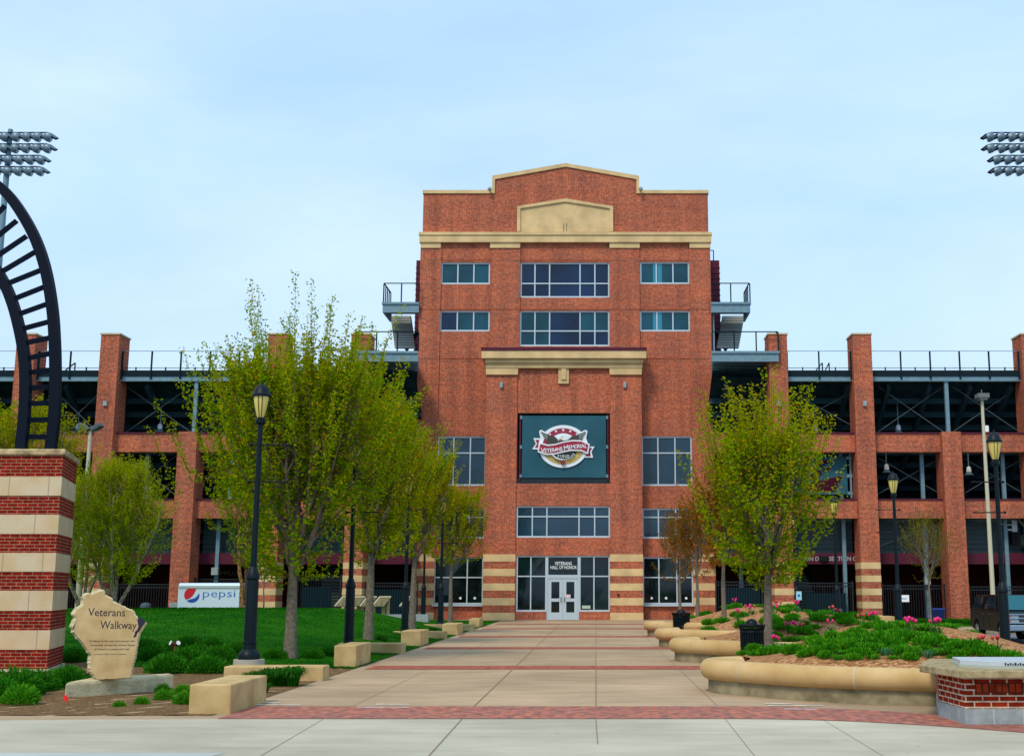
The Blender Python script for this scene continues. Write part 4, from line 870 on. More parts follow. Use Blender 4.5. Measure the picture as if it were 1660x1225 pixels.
# ------------------------------------------------------------------ lamp posts
def lamp_proto():
    t = empty('lamp_post'); tag(t, 'x', 'street lamp', 'black lamp posts along the walkway'); H = 5.72
    mb = MB(); mb.lathe([(.30, 0), (.30, .05), (.29, .10), (.25, .15), (.185, .20), (.175, .30), (.19, .31), (.19, .35), (.17, .36), (.165, 1.55), (.155, 1.60), (.19, 1.62), (.19, 1.68), (.155, 1.74), (.115, 1.84), (.10, 1.86)], 20); mb.build('base', BLACK, t, smooth=40)
    mb = MB(); mb.lathe([(.088, 1.84), (.080, 3.2), (.072, 4.82), (.072, 4.86)], 16); mb.build('pole', BLACK, t, smooth=40)
    for z in (4.40, 3.62):
        mb = MB(); mb.tube([(-.16, 0, z), (.62, 0, z)], .016, 8); mb.lathe([(.03, -.03), (.045, 0), (.03, .03)], 8, (-.17, 0, z)); mb.lathe([(.02, -.02), (.032, 0), (.02, .02)], 8, (.62, 0, z)); mb.build('banner_arm', BLACKM, t)
    mb = MB(); mb.lathe([(.09, 4.84), (.145, 4.86), (.15, 4.93), (.10, 4.95), (.10, 4.99)], 16); mb.build('collar', BLACK, t, smooth=40)
    mb = MB(); mb.lathe([(.095, 4.97), (.135, 5.06), (.180, 5.20), (.212, 5.34), (.222, 5.44)], 20); mb.build('lens', GLASSL, t, smooth=60)
    mb = MB()
    for a in (70, 98, 190, 262, 290, 350):
        pts = [((r+.008)*math.cos(R(a)), (r+.008)*math.sin(R(a)), z) for r, z in [(.10, 4.97), (.140, 5.06), (.186, 5.20), (.218, 5.34), (.230, 5.44)]]; mb.tube(pts, .010, 6)
    mb.build('cage', BLACK, t)
    mb = MB(); mb.lathe([(.22, 5.42), (.272, 5.43), (.278, 5.46), (.24, 5.50), (.215, 5.56), (.17, 5.63), (.10, 5.665), (.085, 5.675), (.075, 5.69), (.025, 5.70), (.03, 5.735), (.008, 5.75)], 20); mb.build('cap', BLACK, t, smooth=40)
    for ch in kids(t):
        if not ch.name.startswith('banner_arm'):
            for v in ch.data.vertices: v.co.x *= .74; v.co.y *= .74
    return t
LP = lamp_proto()
def lamp_at(px, pytop, z0, label, first=False, rz=0.0, pybase=None):
    """depth from the height of the lamp top above the horizon"""
    lo, hi = 10.0, 90.0
    for _ in range(50):
        m_ = (lo+hi)/2
        if Z(pytop, m_) < z0 + 5.75: lo = m_
        else: hi = m_
    Y = (lo+hi)/2; x = X(px, pytop, Y)
    o = LP if first else copy_tree(LP)
    o.location = (x, Y, z0); o.rotation_euler[2] = rz; o['label'] = label; return x, Y
FOOT = mat('footing', (.42, .40, .33), .9, bump=(30, .3))
lamps = [(425.5, 618.5, .30, 'nearest lamp post on the left, in front of the large maple', 0), (577, 702, .12, 'second lamp post on the left, behind the second pair of stone blocks', 0),
         (663, 764, .1, 'third lamp post on the left, half hidden by foliage', 0), (718.5, 801.5, .1, 'fourth lamp post on the left, in front of the ticket windows', 0),
         (1610.5, 696.5, .02, 'nearest lamp post on the right, in front of the pickup truck', math.pi), (1447, 763, .02, 'lamp post right of the striped column, second on the right', math.pi),
         (1351.5, 802, .02, 'slim distant lamp post right of the big planter maple, third on the right', math.pi), (1288, 832, .02, 'lamp post head showing behind the right maple foliage', math.pi),
         (247.5, 829, .55, 'lamp post behind the white-stemmed tree on the lawn', 0), (690, 832, .1, 'farthest lamp post on the left, beside the display panels', 0)]
LPOS = []
for i, (px, py, z0, lb, rz) in enumerate(lamps): LPOS.append(lamp_at(px, py, z0, lb, i == 0, rz))
for i, (x, y) in enumerate(LPOS[:4]):
    z1_ = lamps[i][2]; mb = MB(); mb.lathe([(.31, -.3), (.31, z1_-.004)], 20, (x, y, 0)); tag(mb.build('lamp_footing', FOOT, smooth=40), 'round concrete footing under the %s lamp post on the left' % ('nearest', 'second', 'third', 'fourth')[i], 'footing', 'lamp post footings')

# ------------------------------------------------------------------ stone blocks along the left edge
def block(x0, x1, y0, y1, h, label, name='stone_block'):
    mb = MB(); mb.box(x0, x1, y0, y1, -.05, h); tag(mb.build(name, BLOCK, bevel=.025), label, 'stone block', 'stone blocks along the walkway edge')
ords = ('nearest', 'second', 'third', 'fourth', 'fifth')
blk = [((304.6, 1157), (373, 1156), 1137, 1108.5), ((540.5, 1081.5), (577, 1081), 1076.5, 1045.5), ((649.5, 1047.5), (682, 1047.5), 1044, 1022), ((716.5, 1029.3), (742, 1029.3), 1027, 1010.5), ((760, 1016.3), (777, 1016.3), 1015, 1002.3)]
for i, ((l, b1_), (r, b2_), bk_, tp) in enumerate(blk):
    x0, y0 = gnd(l, b1_); x1, _ = gnd(r, b1_); y1 = gnd(l, bk_)[1] if i == 0 else y0+1.75
    d = ray(l, tp); h = EYE + d[2]/d[1]*y0
    block(x0, x1, y0, y1, h, '%s of the tall tan end-on stone blocks left of the walkway' % ords[i])
lowb = [(361.5, 523.5, 1103.5, 1079.5), (600, 652.5, 1059.5, 1042.3), (640, 722, 1035.5, 1023), (697, 767.5, 1022.5, 1011.8)]
for i, (l, r, b_, tp) in enumerate(lowb):
    x1, y0 = gnd(r, b_); x0 = X(l, b_, y0); d = ray(r, tp); h = EYE + d[2]/d[1]*y0
    if i: x0 -= .9
    block(x0, x1, y0, y0+.55, h, '%s low tan stone block lying crosswise beside the walkway' % ords[i])

# ------------------------------------------------------------------ left brick pillar with the curved rails
YP = 22.4; xr = gnd(101, 1092)[0]
YPF = 24.2; xrc = X(103, 735, YPF); cx_ = xrc - 1.45; cy_ = YPF + 1.2
octo = lambda e: [(cx_-1.45-e, YPF-e), (cx_+1.45+e, YPF-e), (cx_+.90+e, YPF+1.95), (cx_+.2, YPF+2.5+e), (cx_-.2, YPF+2.5+e), (cx_-.90-e, YPF+1.95)]
yfp = YPF
bounds = [738, 772.5, 803, 834, 865, 895.6, 926, 957, 989.5, 1021, 1052.5, 1084]; zb_ = [Z(b, yfp) for b in bounds]
def pillar(name_label, dx):
    t = thing('brick_pillar', name_label, 'pillar', (cx_, cy_, 0), world=True)
    mb = MB(); ms_ = MB()
    for i in range(len(zb_)-1):
        (mb if i % 2 == 0 else ms_).prismz(octo(0 if i % 2 == 0 else .012), zb_[i+1], zb_[i])
    mb.build('brickwork', BRICKD, t)
    st = ms_.build('stone_course', STONEL, t)
    mj = MB()                                    # vertical joints between the stone blocks
    for i in range(1, len(zb_)-1, 2):
        for f_ in (-.9, -.35, .2, .75): x = cx_ + f_*1.45 + (.12 if i % 4 == 1 else -.1); mj.box(x-.008, x+.008, yfp-.0150, yfp-.005, zb_[i+1], zb_[i])
    mj.build('mortar_joint', mat('mortar_tan', (.40, .30, .2), .9), st)
    mb = MB(); mb.prismz(octo(.05), -.1, zb_[-1]); mb.build('base_course', mat('base_pale', (.52, .50, .38), .9, noise=(5, .3), bump=(30, .4)), t)
    mb = MB(); mb.prismz(octo(.06), zb_[0], zb_[0]+.13); mb.build('cap', mat('cap_tan', (.42, .32, .18), .9, noise=(6, .4), bump=(20, .6)), t, bevel=.03)
    return t
PL = pillar('many-sided dark red brick pillar banded with tan stone, carrying the black rails', 0)
ztp = zb_[0] + .13
AR = thing('arch_rails', 'black curved ladder-like steel arch standing on the banded brick pillar', 'sculpture', (cx_, cy_, ztp), world=True)
Yo, Yi = YPF + .85, YPF + .55
outer = [(82, 729), (88.5, 672), (90, 600), (88.5, 545), (85, 500), (76, 445), (62, 398), (42, 357), (15, 318), (-15, 292), (-50, 272), (-95, 262)]
inner = [(34, 729), (40, 668), (41.5, 610), (38.5, 570), (31, 530), (20, 490), (5, 455), (-15, 425), (-45, 398), (-85, 380), (-130, 372)]
def path3(P, Y, n=8): return [(*((lambda a: (a[0], Y, a[1]))(at(x, y, Y))),) for x, y in catmull(P, n)]
po, pi_ = path3(outer, Yo), path3(inner, Yi)
def rail_mesh(path, wd, dp, name):
    # ends just outside the picture at the crown; the far half mirrors this one
    vs = []; n = len(path)
    for i, p in enumerate(path):
        a = Vector(path[max(i-1, 0)]); b = Vector(path[min(i+1, n-1)]); d = (b-a).normalized(); s = Vector((d.z, 0, -d.x))
        p = Vector(p)
        vs += [p - s*wd/2 + Vector((0, -dp/2, 0)), p + s*wd/2 + Vector((0, -dp/2, 0)), p + s*wd/2 + Vector((0, dp/2, 0)), p - s*wd/2 + Vector((0, dp/2, 0))]
    mb = MB(); mb.add(vs, [(i*4+j, i*4+(j+1) % 4, i*4+4+(j+1) % 4, i*4+4+j) for i in range(n-1) for j in range(4)] + [(3, 2, 1, 0), (n*4-4, n*4-3, n*4-2, n*4-1)])
    return mb
xcr = min(po[-1][0], pi_[-1][0]) - .05
def mirrored(p): return p + [(2*xcr - x, y, z) for x, y, z in reversed(p)]
rail_mesh(mirrored(po), .205, .16, 'r').build('outer_rail', RAIL, AR, bevel=0); rail_mesh(mirrored(pi_), .20, .16, 'r').build('inner_rail', RAIL, AR)
rungs = [((37, 708), (79, 708)), ((39, 681), (80, 680)), ((41, 654), (82, 653)), ((42, 629), (83, 627)), ((42, 604), (84, 600)), ((42, 581), (84, 572.5)), ((38, 556.5), (83, 547)), ((36, 533), (81, 521)), ((31, 509), (77, 492.5)), ((24, 484), (72, 465)), ((14, 459), (66, 438)), ((2, 441), (56, 409)), ((-12, 420), (43, 383)), ((-30, 404), (27, 358)), ((-50, 392), (8, 334)), ((-72, 381), (-14, 312)), ((-98, 375), (-42, 292))]
for a, b in rungs:
    p = at(a[0], a[1], Yi); q_ = at(b[0], b[1], Yo)
    for mx in (0, 1):
        P = [(p[0], Yi, p[1]), (q_[0], Yo, q_[1])]
        if mx: P = [(2*xcr-x, y, z) for x, y, z in P]
        if mx and a[1] < 380: continue
        mb = MB(); mb.bar(P[0], P[1], .06, .105); mb.build('rung', RAIL, AR)
mb = MB()
for x_ in (po[0][0], pi_[0][0]):
    mb.lathe([(.24, 0), (.24, .02), (.17, .05)], 8, (x_, Yo if x_ == po[0][0] else Yi, ztp), rot=.39)
mb.build('base_plate', WHITE, AR)
# its far pillar, outside the picture, so the arch stands
t2 = copy_tree(PL, loc=(2*xcr - cx_, cy_, 0), label='second banded brick pillar carrying the far end of the black arch')

# ------------------------------------------------------------------ state-shaped stone sign
YS = 20.1
sg = thing('stone_sign', 'tan stone slab sign cut in a state outline with black lettering', 'sign', (X(178, 1100, YS), YS, 0), world=True)
A_ = [(200, 905), (170, 860), (165, 800), (165, 780), (240, 620), (215, 600), (190, 560), (245, 480), (330, 430), (355, 400), (360, 290), (400, 230), (450, 210), (490, 240), (560, 200), (640, 165), (700, 160), (715, 240), (760, 265), (820, 290), (850, 355), (940, 385), (1020, 430), (1080, 465), (1190, 500), (1215, 560), (1250, 600), (1265, 660), (1390, 700), (1405, 710), (1360, 790), (1310, 870), (1270, 1000)]
A_ = [(100+u/10.207, 940+v/10.207) for u, v in [(530, 310+0)] and A_[3:]]
low = [(224, 1044), (221, 1062), (216, 1080), (213.5, 1099), (157, 1102), (153, 1095), (147, 1088), (146, 1074), (148, 1062), (141, 1052), (133, 1040), (124, 1031), (119.5, 1024), (121, 1008), (124, 1003)]
OUT = A_ + low
def jag(P, amp, seed):
    r_ = random.Random(seed); o = []
    for i in range(len(P)):
        a, b = P[i], P[(i+1) % len(P)]; o.append(a); d = math.dist(a, b); n = int(d/2.2)
        for k in range(1, n): t = k/n; o.append((a[0]+(b[0]-a[0])*t+r_.uniform(-amp, amp), a[1]+(b[1]-a[1])*t+r_.uniform(-amp, amp)))
    return o
OJ = jag(OUT, .45, 3)
pts = [at(x, y, YS) for x, y in OJ][::-1]; pts2 = [(x-.02, z) for x, z in pts]
mb = MB(); n = len(pts); r_ = random.Random(8)
cxs = sum(p[0] for p in pts)/n; czs = sum(p[1] for p in pts)/n
inset = [(x+(cxs-x)*.035, z+(czs-z)*.02) for x, z in pts]
rows = [(YS-.012, inset), (YS+.02, [(x+r_.uniform(-.006, .006), z+r_.uniform(-.006, .006)) for x, z in pts]), (YS+.12, [(x-.085+r_.uniform(-.02, .02), z+r_.uniform(-.02, .02)) for x, z in pts]), (YS+.24, [(x-.15, z) for x, z in pts])]
vs = [(x, y, z) for y, P in rows for x, z in P]
mb.add(vs, [tuple(range(n))], 0); mb.add(vs, [(j*n+i, j*n+(i+1) % n, (j+1)*n+(i+1) % n, (j+1)*n+i) for j in range(3) for i in range(n)] + [tuple(range(4*n-1, 3*n-1, -1))], 1)
slab = mb.build('slab', [SIGNST, ROCK], sg, recalc=True)
INK = mat('ink_black', (.008, .008, .015), .6)
mb = MB(); yf = YS-.0125
def sgtext(s_, pxc, pyb, width, hpx, **k):
    x, z = at(pxc, pyb, yf); w0 = width/1950*YS*1.0; text_on(mb, s_, x, z, yf, hpx/1950*YS/.72, width=w0, depth=.001, **k)
sgtext('Veterans', 172.8, 998, 59, 12.6, bold=.004, rot=-.012); sgtext('Walkway', 191.5, 1018.7, 58, 12.6, bold=.004, rot=-.012)
sgtext('A tribute to the men and women who', 182, 1040, 73, 3.3, bold=.006); sgtext('honorably served the United States', 183, 1046.5, 70, 3.3, bold=.006); sgtext('of America in peace and war', 181, 1053, 56, 3.3, bold=.006); sgtext('a project of the county residents', 178, 1060.5, 52, 1.9, bold=.006)
mb.build('lettering', INK, slab)
D_ = [(1265, 590), (1310, 610), (1390, 690), (1350, 740), (1310, 800), (1290, 840), (1250, 870), (1230, 930), (1195, 950), (1190, 930), (1215, 880), (1210, 855), (1250, 820), (1270, 770), (1262, 700), (1250, 660), (1275, 640)]
mb = MB(); mb.prismy([at(100+u/10.207, 940+v/10.207, yf) for u, v in D_][::-1], yf-.004, yf-.0005); mb.build('bay_inlay', mat('inlay_slate', (.035, .035, .055), .8), slab)
mb = MB(); p = [at(x, y, 18.75) for x, y in ((101, 1110), (103, 1133), (176, 1128), (245, 1120), (244, 1101), (236, 1097.5), (128, 1102), (108, 1104))]
pA, pB = gnd(102.5, 1132.5), gnd(246, 1120.5); zpl = Z(1101, 20.1)
mb.prismz([pA, pB, (pB[0]+.12, pB[1]+.75), (pA[0]-.02, pA[1]+1.15)], -.05, zpl); bs = mb.build('plinth', ROCK, sg, bevel=.05, seg=2)

# ------------------------------------------------------------------ right brick pedestal with metal plaque
px0, py0 = gnd(1565.6, 1174.3); pxl, pyl = gnd(1523.6, 1161)
PD = thing('brick_pedestal', 'low brick pedestal on grey blocks with a stone cap', 'pedestal', (px0+1.2, py0+.9, 0), world=True)
wq = 2.6; dpt = 1.9
fp = lambda e: [(px0-e*.4, py0-e), (px0+wq+e*.4, py0-e), (px0+wq+(px0-pxl)+e, pyl-e*.4), (px0+wq-.2+e*.3, py0+dpt+.5), (px0+.3-e*.3, py0+dpt+.5), (pxl-e, pyl-e*.3)]
zq = [Z(1150.5, py0), Z(1094, py0), Z(1087, py0-.12)]
zq1 = .20; zq2 = Z(1096.5, py0)
mb = MB(); mb.prismz(fp(.015), -.05, zq1); mb.build('block_course', GREYC, PD)
mb = MB()
for fx_ in (px0+.36, px0+.74, px0+1.12, px0+1.5): mb.box(fx_-.006, fx_+.006, py0-.0185, py0-.01, 0, zq1-.002)
mb.build('mortar_joint', mat('mortar_light', (.5, .52, .45), .9), PD)
mb = MB(); mb.prismz(fp(0), zq1, zq2); br = mb.build('brickwork', BRICKP, PD)
mb = MB(); x = px0+.16; zs0 = zq1+.205; zs1 = zq2-.085                     # a panel of upright bricks
SOLD = mat('brick_upright', (.30, .035, .012), .85, noise=(9, .35)); 
while x < px0+wq-.3: mb.box(x, x+.065, py0-.006, py0+.02, zs0, zs1); x += .085
mb.build('soldier_course', SOLD, br)
mb = MB(); mb.box(px0+.145, px0+wq-.25, py0-.002, py0+.01, zs0-.01, zs1+.01); mb.build('recess_panel', mat('recess_black', (.03, .03, .02), .9), br)
zc_ = zq2+.0; mb = MB(); mb.prismz(fp(.27), zc_, zc_+.095); mb.build('cap', mat('cap_concrete', (.34, .27, .15), .9, noise=(9, .3), bump=(60, .5)), PD, bevel=.012)
zt_ = zc_+.095
PQ = thing('metal_plaque', 'pale metal relief map plate lying on the brick pedestal', 'plaque', (px0+1.2, py0+.8, zt_), world=True)
mb = MB(); a0 = px0+.08; P = [(a0+.02, py0+.50), (a0+.30, py0+.10), (a0+wq-.7, py0+.10), (a0+wq-.4, py0+.50), (a0+wq-.4, py0+1.3), (a0+.15, py0+1.3)]
mb.prismz(P, zt_+.0, zt_+.03); mb.build('base_plate', mat('plate_grey', (.42, .45, .38), .6), PQ)
Pq = [(x+(.02 if x < a0+1 else -.02), y+.015) for x, y in P]; mb = MB(); mb.prismz(Pq, zt_+.032, zt_+.085); mb.build('plate', mat('plate_metal', (.60, .64, .66), .4, metal=.4), PQ)
mb = MB(); x = a0+.50
rr = random.Random(4)
while x < a0+wq-.8:
    s_ = rr.uniform(.012, .03); mb.box(x, x+s_, py0+.108, py0+.114, zt_+.042, zt_+.074 - rr.choice([0, .012])); x += s_ + .014
mb.build('relief_lettering', STEELD, PQ)

# ------------------------------------------------------------------ white drinks trailer
YT = 57.0
x0, x1 = X(288.5, 965, YT), X(388, 965, YT); zt_ = Z(944.5, YT); xe = X(392.5, 965, YT+2)
TR = thing('vending_trailer', 'white drinks trailer with a round red and blue logo behind the lawn', 'trailer', ((x0+x1)/2, YT, 0), world=True)
mb = MB(); zl = zt_-1.62
prof = [(YT, zl), (YT+2.1, zl), (YT+2.1, zt_-.12), (YT+1.9, zt_), (YT+.15, zt_), (YT, zt_-.12)]
wheels = [(x0+(x1-x0)*.435), (x0+(x1-x0)*.685)]
mb.prismx(prof, x0, x1); mb.build('body', mat('trailer_white', (.60, .74, .84), .45), TR)
mb = MB(); mb.box(x0+.02, x1-.02, YT-.03, YT, zt_-.24, zt_-.13); mb.build('awning_rail', mat('trailer_trim', (.42, .50, .48), .5), TR)
mb = MB(); mb.prismx([(YT+.02, zl), (YT+2.06, zl), (YT+2.06, zt_-.16), (YT+1.85, zt_-.05), (YT+.2, zt_-.05), (YT+.02, zt_-.16)], x1, x1+.14); mb.build('end_panel', mat('trailer_grey', (.20, .21, .20), .6), TR, bevel=.04)
for i, wx in enumerate(wheels):
    zc = Z(983, YT)-.42; mb = MB(); pts = [(wx+.42*math.cos(R(a)), zc+.40*math.sin(R(a))) for a in range(0, 181, 15)]; mb.prismy(pts + [(wx-.40, zc)][:0], YT-.012, YT+.3); mb.build('wheel_arch', BLACKM, TR)
    mb = MB(); mb.tube([(wx, YT-.02, zc-.03), (wx, YT+.2, zc-.03)], .33, 20); mb.build('wheel', BLACKM, TR)
q = lambda u, v: at(260+u/9.425, 930+v/9.425, YT)
RED, BLU, BLU2 = mat('logo_red', (.62, .008, .02), .5), mat('logo_blue', (.01, .07, .42), .5), mat('letter_blue', (.0, .13, .52), .5)
cR = [(480+116*math.cos(R(a)), 322-113*math.sin(R(a))) for a in range(0, 360, 6)]
rd = [p for p, a in zip(cR, range(0, 360, 6)) if 54 <= a <= 216]; red = rd + [(440, 375), (490, 335), (522, 285)]
bl = [p for p, a in zip(cR, range(0, 360, 6)) if a >= 228] + [p for p, a in zip(cR, range(0, 360, 6)) if a <= 18]; blue = bl + [(586, 300), (560, 340), (520, 368), (460, 384)]
mb = MB(); mb.prismy([q(*p) for p in red], YT-.012, YT-.001, 0); mb.prismy([q(*p) for p in blue], YT-.012, YT-.001, 1); mb.build('logo', [RED, BLU], TR)
mb = MB(); tp = q(895, 352); tw = q(1140, 300)[0]-q(648, 300)[0]; text_on(mb, 'pepsi', tp[0], tp[1], YT-.001, .52, width=tw, depth=.006, bold=-.008); mb.build('lettering', BLU2, TR)
mb = MB(); mb.box(X(275, 980, YT+.4), X(288.2, 980, YT+.4), YT+.3, YT+.9, 0, Z(976.5, YT+.4)); tag(mb.build('utility_box', GREYC, bevel=.02), 'small grey utility box beside the left end of the white trailer', 'utility box')

# ------------------------------------------------------------------ memorial display panels on the left
LOWW = thing('low_wall', 'low pale concrete wall under the display panels', 'wall', (X(620, 1000, 58), 58.2, 0), world=True)
mb = MB(); xa, xb_ = X(551, 1000, 58), X(694, 1000, 58); mb.box(xa, xb_, 58, 58.5, -.1, Z(995.5, 58)); mb.build('wall_body', GREYC, LOWW)
TAN = mat('panel_tan', (.42, .33, .13), .6, noise=(3, .2)); TAND = mat('panel_face', (.13, .11, .04), .6, noise=(6, .4))
dl = ['leftmost', 'second', 'third', 'fourth', 'rightmost']
for i, (l, r) in enumerate(((552, 572), (572, 592), (592, 611), (612, 634), (656, 668))):
    Y = 58.25; x0, x1 = X(l+4, 968, Y), X(r, 968, Y); zt_ = Z(967.5, Y); zb_2 = Z(982, Y)
    t = thing('display_panel', '%s of the slanted tan display panels on the low wall' % dl[i], 'display panel', ((x0+x1)/2, Y, Z(995.5, 58)), 'display panels on the low wall', world=True)
    mb = MB(); mb.add([(x0-.25, Y-.55, zb_2), (x1-.25, Y-.55, zb_2), (x1, Y, zt_), (x0, Y, zt_), (x0-.25, Y-.50, zb_2-.03), (x1-.25, Y-.50, zb_2-.03), (x1, Y+.05, zt_-.03), (x0, Y+.05, zt_-.03)], [(0, 1, 2, 3), (7, 6, 5, 4), (0, 4, 5, 1), (1, 5, 6, 2), (2, 6, 7, 3), (3, 7, 4, 0)]); mb.build('panel', TAND, t)
    mb = MB(); mb.bar((x0-.25, Y-.56, zb_2), (x0, Y-.01, zt_+.01), .06); mb.bar((x0, Y-.01, zt_+.02), (x1, Y-.01, zt_+.02), .07); mb.build('frame', mat('panel_edge', (.55, .50, .32), .5), t)
    mb = MB(); mb.box(x0+.1, x0+.28, Y-.1, Y, Z(995.5, 58), zt_-.1); mb.box(x1-.2, x1-.05, Y-.1, Y, Z(995.5, 58), zt_-.1); mb.build('leg', TAN, t)

# ------------------------------------------------------------------ small street furniture
def trash(px, py, YY, label):
    # width 0.62 m gives the depth
    Y = YY; x = X(px, py, Y); zb = bed(x, Y) or 0.0
    t = thing('litter_bin', label, 'litter bin', (x, Y, 0), 'black slatted litter bins')
    mb = MB()
    for i in range(28):
        a = i/28*2*math.pi; c, s = math.cos(a), math.sin(a); pts = [(c*.27, s*.27, .04), (c*.285, s*.285, .5), (c*.29, s*.29, .82), (c*.335, s*.335, .95)]; mb.tube(pts, .017, 4)
    mb.build('slats', BLACK, t); mb = MB()
    for z, r_ in ((.05, .272), (.45, .285), (.80, .292), (.94, .335)): mb.tube([(r_*math.cos(R(a)), r_*math.sin(R(a)), z) for a in range(0, 361, 15)], .014, 6)
    mb.build('hoop', BLACK, t); mb = MB(); mb.lathe([(.25, .04), (.26, .86)], 20); mb.build('liner', BLACKM, t)
    mb = MB(); mb.lathe([(.29, .90), (.30, .94), (.16, .96), (.15, 1.01), (.10, 1.05), (.03, 1.07)], 20); mb.build('lid', BLACK, t, smooth=40)
    return t
b1 = trash(1219, 1030, 26.5, 'black slatted litter bin with domed lid beside the big planter maple'); b2 = trash(1104.5, 1000, 44, 'farther black slatted litter bin beside the last planter edges')
b1.location[2] = Z(1002.5, 26.5) - 1.07; b2.location[2] = Z(987, 44) - 1.07
b1.scale = (.84, .84, 1)
def drum(px, py, Y, label, nm='bollard'):
    x, z = at(px, py, Y); t = thing(nm, label, 'bollard', (x, Y, 0), 'black domed bollards in front of the grandstand')
    mb = MB(); h = z; mb.lathe([(.24, -.1), (.24, h-.35), (.26, h-.33), (.26, h-.25)], 14); mb.build('body', BLACKM, t, smooth=40); mb = MB(); mb.lathe([(.27, h-.26), (.25, h-.1), (.14, h-.02), (.02, h)], 14); mb.build('dome', mat('dome_grey', (.05, .08, .10), .5), t, smooth=40)
drum(1289.5, 981, 62, 'black domed bollard beside the blue parking sign'); drum(1357.5, 984, 62, 'black domed bollard in front of the gate below the section signs'); drum(236.5, 976, 60, 'black domed bollard on the lawn under the white-stemmed tree')
# signs
x, z = at(1295, 965, 63); t = thing('parking_sign', 'small pale blue sign with a blue square on a dark post', 'sign', (x, 63, 0)); mb = MB(); mb.tube([(0, .03, 0), (0, .03, z+.25)], .03, 6); mb.build('post', BLACKM, t)
mb = MB(); mb.box(-.14, .14, -.02, 0, z-.22, z+.22); mb.build('panel', mat('sign_cyan', (.30, .62, .72), .5), t); mb = MB(); mb.box(-.06, .06, -.03, -.021, z-.05, z+.07); mb.build('symbol', mat('sign_blue', (.01, .10, .55), .5), t)
x, z = at(1464.5, 969.5, 58); t = thing('flag_sign', 'small white sign panel on a pale post behind the second right lamp post', 'sign', (x-.35, 58, 0)); mb = MB(); mb.box(-.05, .05, 0, .05, -.1, z+.4); mb.build('post', mat('post_cyan', (.35, .62, .62), .5), t)
mb = MB(); mb.box(.05, .62, -.01, .02, z-.16, z+.16); mb.build('panel', WHITE, t); mb = MB(); mb.box(.12, .5, -.018, -.011, z-.03, z+.02); mb.build('print', mat('print_blue', (.35, .4, .6), .5), t)
x, z = at(1518.5, 985, 64); t = thing('recycling_bin', 'dark blue wheeled recycling bin between the thin tree and the brick column', 'bin', (x, 64, 0)); zt_ = z
mb = MB(); mb.prismx([(-.3, -.04), (.3, -.04), (.36, zt_-.1), (-.36, zt_-.1)], -.30, .30); mb.build('body', mat('bin_blue', (.004, .018, .13), .5), t, bevel=.02); mb = MB(); mb.prismx([(-.40, zt_-.1), (.38, zt_-.1), (.36, zt_-.02), (-.36, zt_)], -.33, .33); mb.build('lid', mat('bin_lid', (.008, .04, .28), .4), t, bevel=.02)
mb = MB(); mb.tube([(-.32, .28, .06), (.32, .28, .06)], .09, 12); mb.build('wheel', BLACKM, t)
x0, y0 = X(1421, 1000, 52.5), 52.5; mb = MB(); mb.box(x0, X(1450.5, 1000, 52.5), y0, y0+1.1, -.05, Z(998.5, y0)); tag(mb.build('stone_block', BLOCK, bevel=.025), 'tan stone block beside the second right lamp post, beyond the flower bed', 'stone block', 'stone blocks along the walkway edge')
# tall area-light poles
Yq = 60; x = X(1606, 900, Yq); t = thing('light_pole', 'tall tan light pole with one box head rising behind the pickup truck', 'light pole', (x, Yq, 0)); h = Z(645, Yq)
TANP = mat('pole_tan', (.50, .48, .34), .6)
mb = MB(); mb.tube([(0, 0, -.1), (0, 0, h)], [.125, .075], 12); mb.build('pole', TANP, t, smooth=40); mb = MB(); mb.box(-.28, .28, -.35, .25, h-.02, h+.20); mb.box(-.02, .02, -.02, .02, h+.2, h+.42); mb.box(-.20, .20, -.30, .2, h-.12, h-.02); mb.build('lamp_head', mat('head_grey', (.13, .15, .15), .5), t)
mb = MB(); mb.box(.05, .22, -.12, .05, Z(700, Yq), Z(690, Yq)); mb.build('camera', WHITE, t)
Yq = 52; x = X(137, 830, Yq); t = thing('light_pole', 'tall tan light pole with two tilted floodlights left of the white-stemmed tree', 'light pole', (x, Yq, 0)); h = Z(700, Yq)
mb = MB(); mb.tube([(0, 0, -.1), (0, 0, h)], [.12, .075], 12); mb.build('pole', TANP, t, smooth=40)
for s in (-1, 1):
    mb = MB(); mb.box(-.24, .24, -.22, .22, -.10, .10); o = mb.build('floodlight', mat('flood_grey', (.06, .08, .09), .5), t, bevel=.03); o.location = (s*.27, 0, h+.20); o.rotation_euler = (0, s*R(-32), 0)
mb = MB(); mb.bar((-.3, 0, h+.02), (.3, 0, h+.02), .06); mb.build('bracket', TANP, t)
# garden floodlight behind the sign
x, z = at(284, 1045, 26.8); t = thing('garden_floodlight', 'small bronze garden floodlight on a white stake in the shrubs', 'spotlight', (x, 26.8, float(terr(x, 26.8)))); hz_ = z - float(terr(x, 26.8))
mb = MB(); mb.tube([(0, 0, 0), (0, 0, hz_-.14)], .022, 8); mb.build('stake', WHITE, t)
BRZ = mat('bronze', (.16, .05, .03), .4)
for s in (-1, 1): mb = MB(); mb.tube([(s*.01, 0, hz_), (s*.05, -.03, hz_+.03), (s*.085, -.06, hz_+.05)], [.03, .045, .055], 12); mb.build('lamp_head', BRZ, t); mb = MB(); mb.tube([(s*.0855, -.0605, hz_+.0505), (s*.088, -.063, hz_+.052)], .048, 12); mb.build('lens', WHITE, t)
mb = MB(); mb.tube([(0, 0, hz_-.15), (0, 0, hz_)], .035, 8); mb.build('body', BRZ, t)
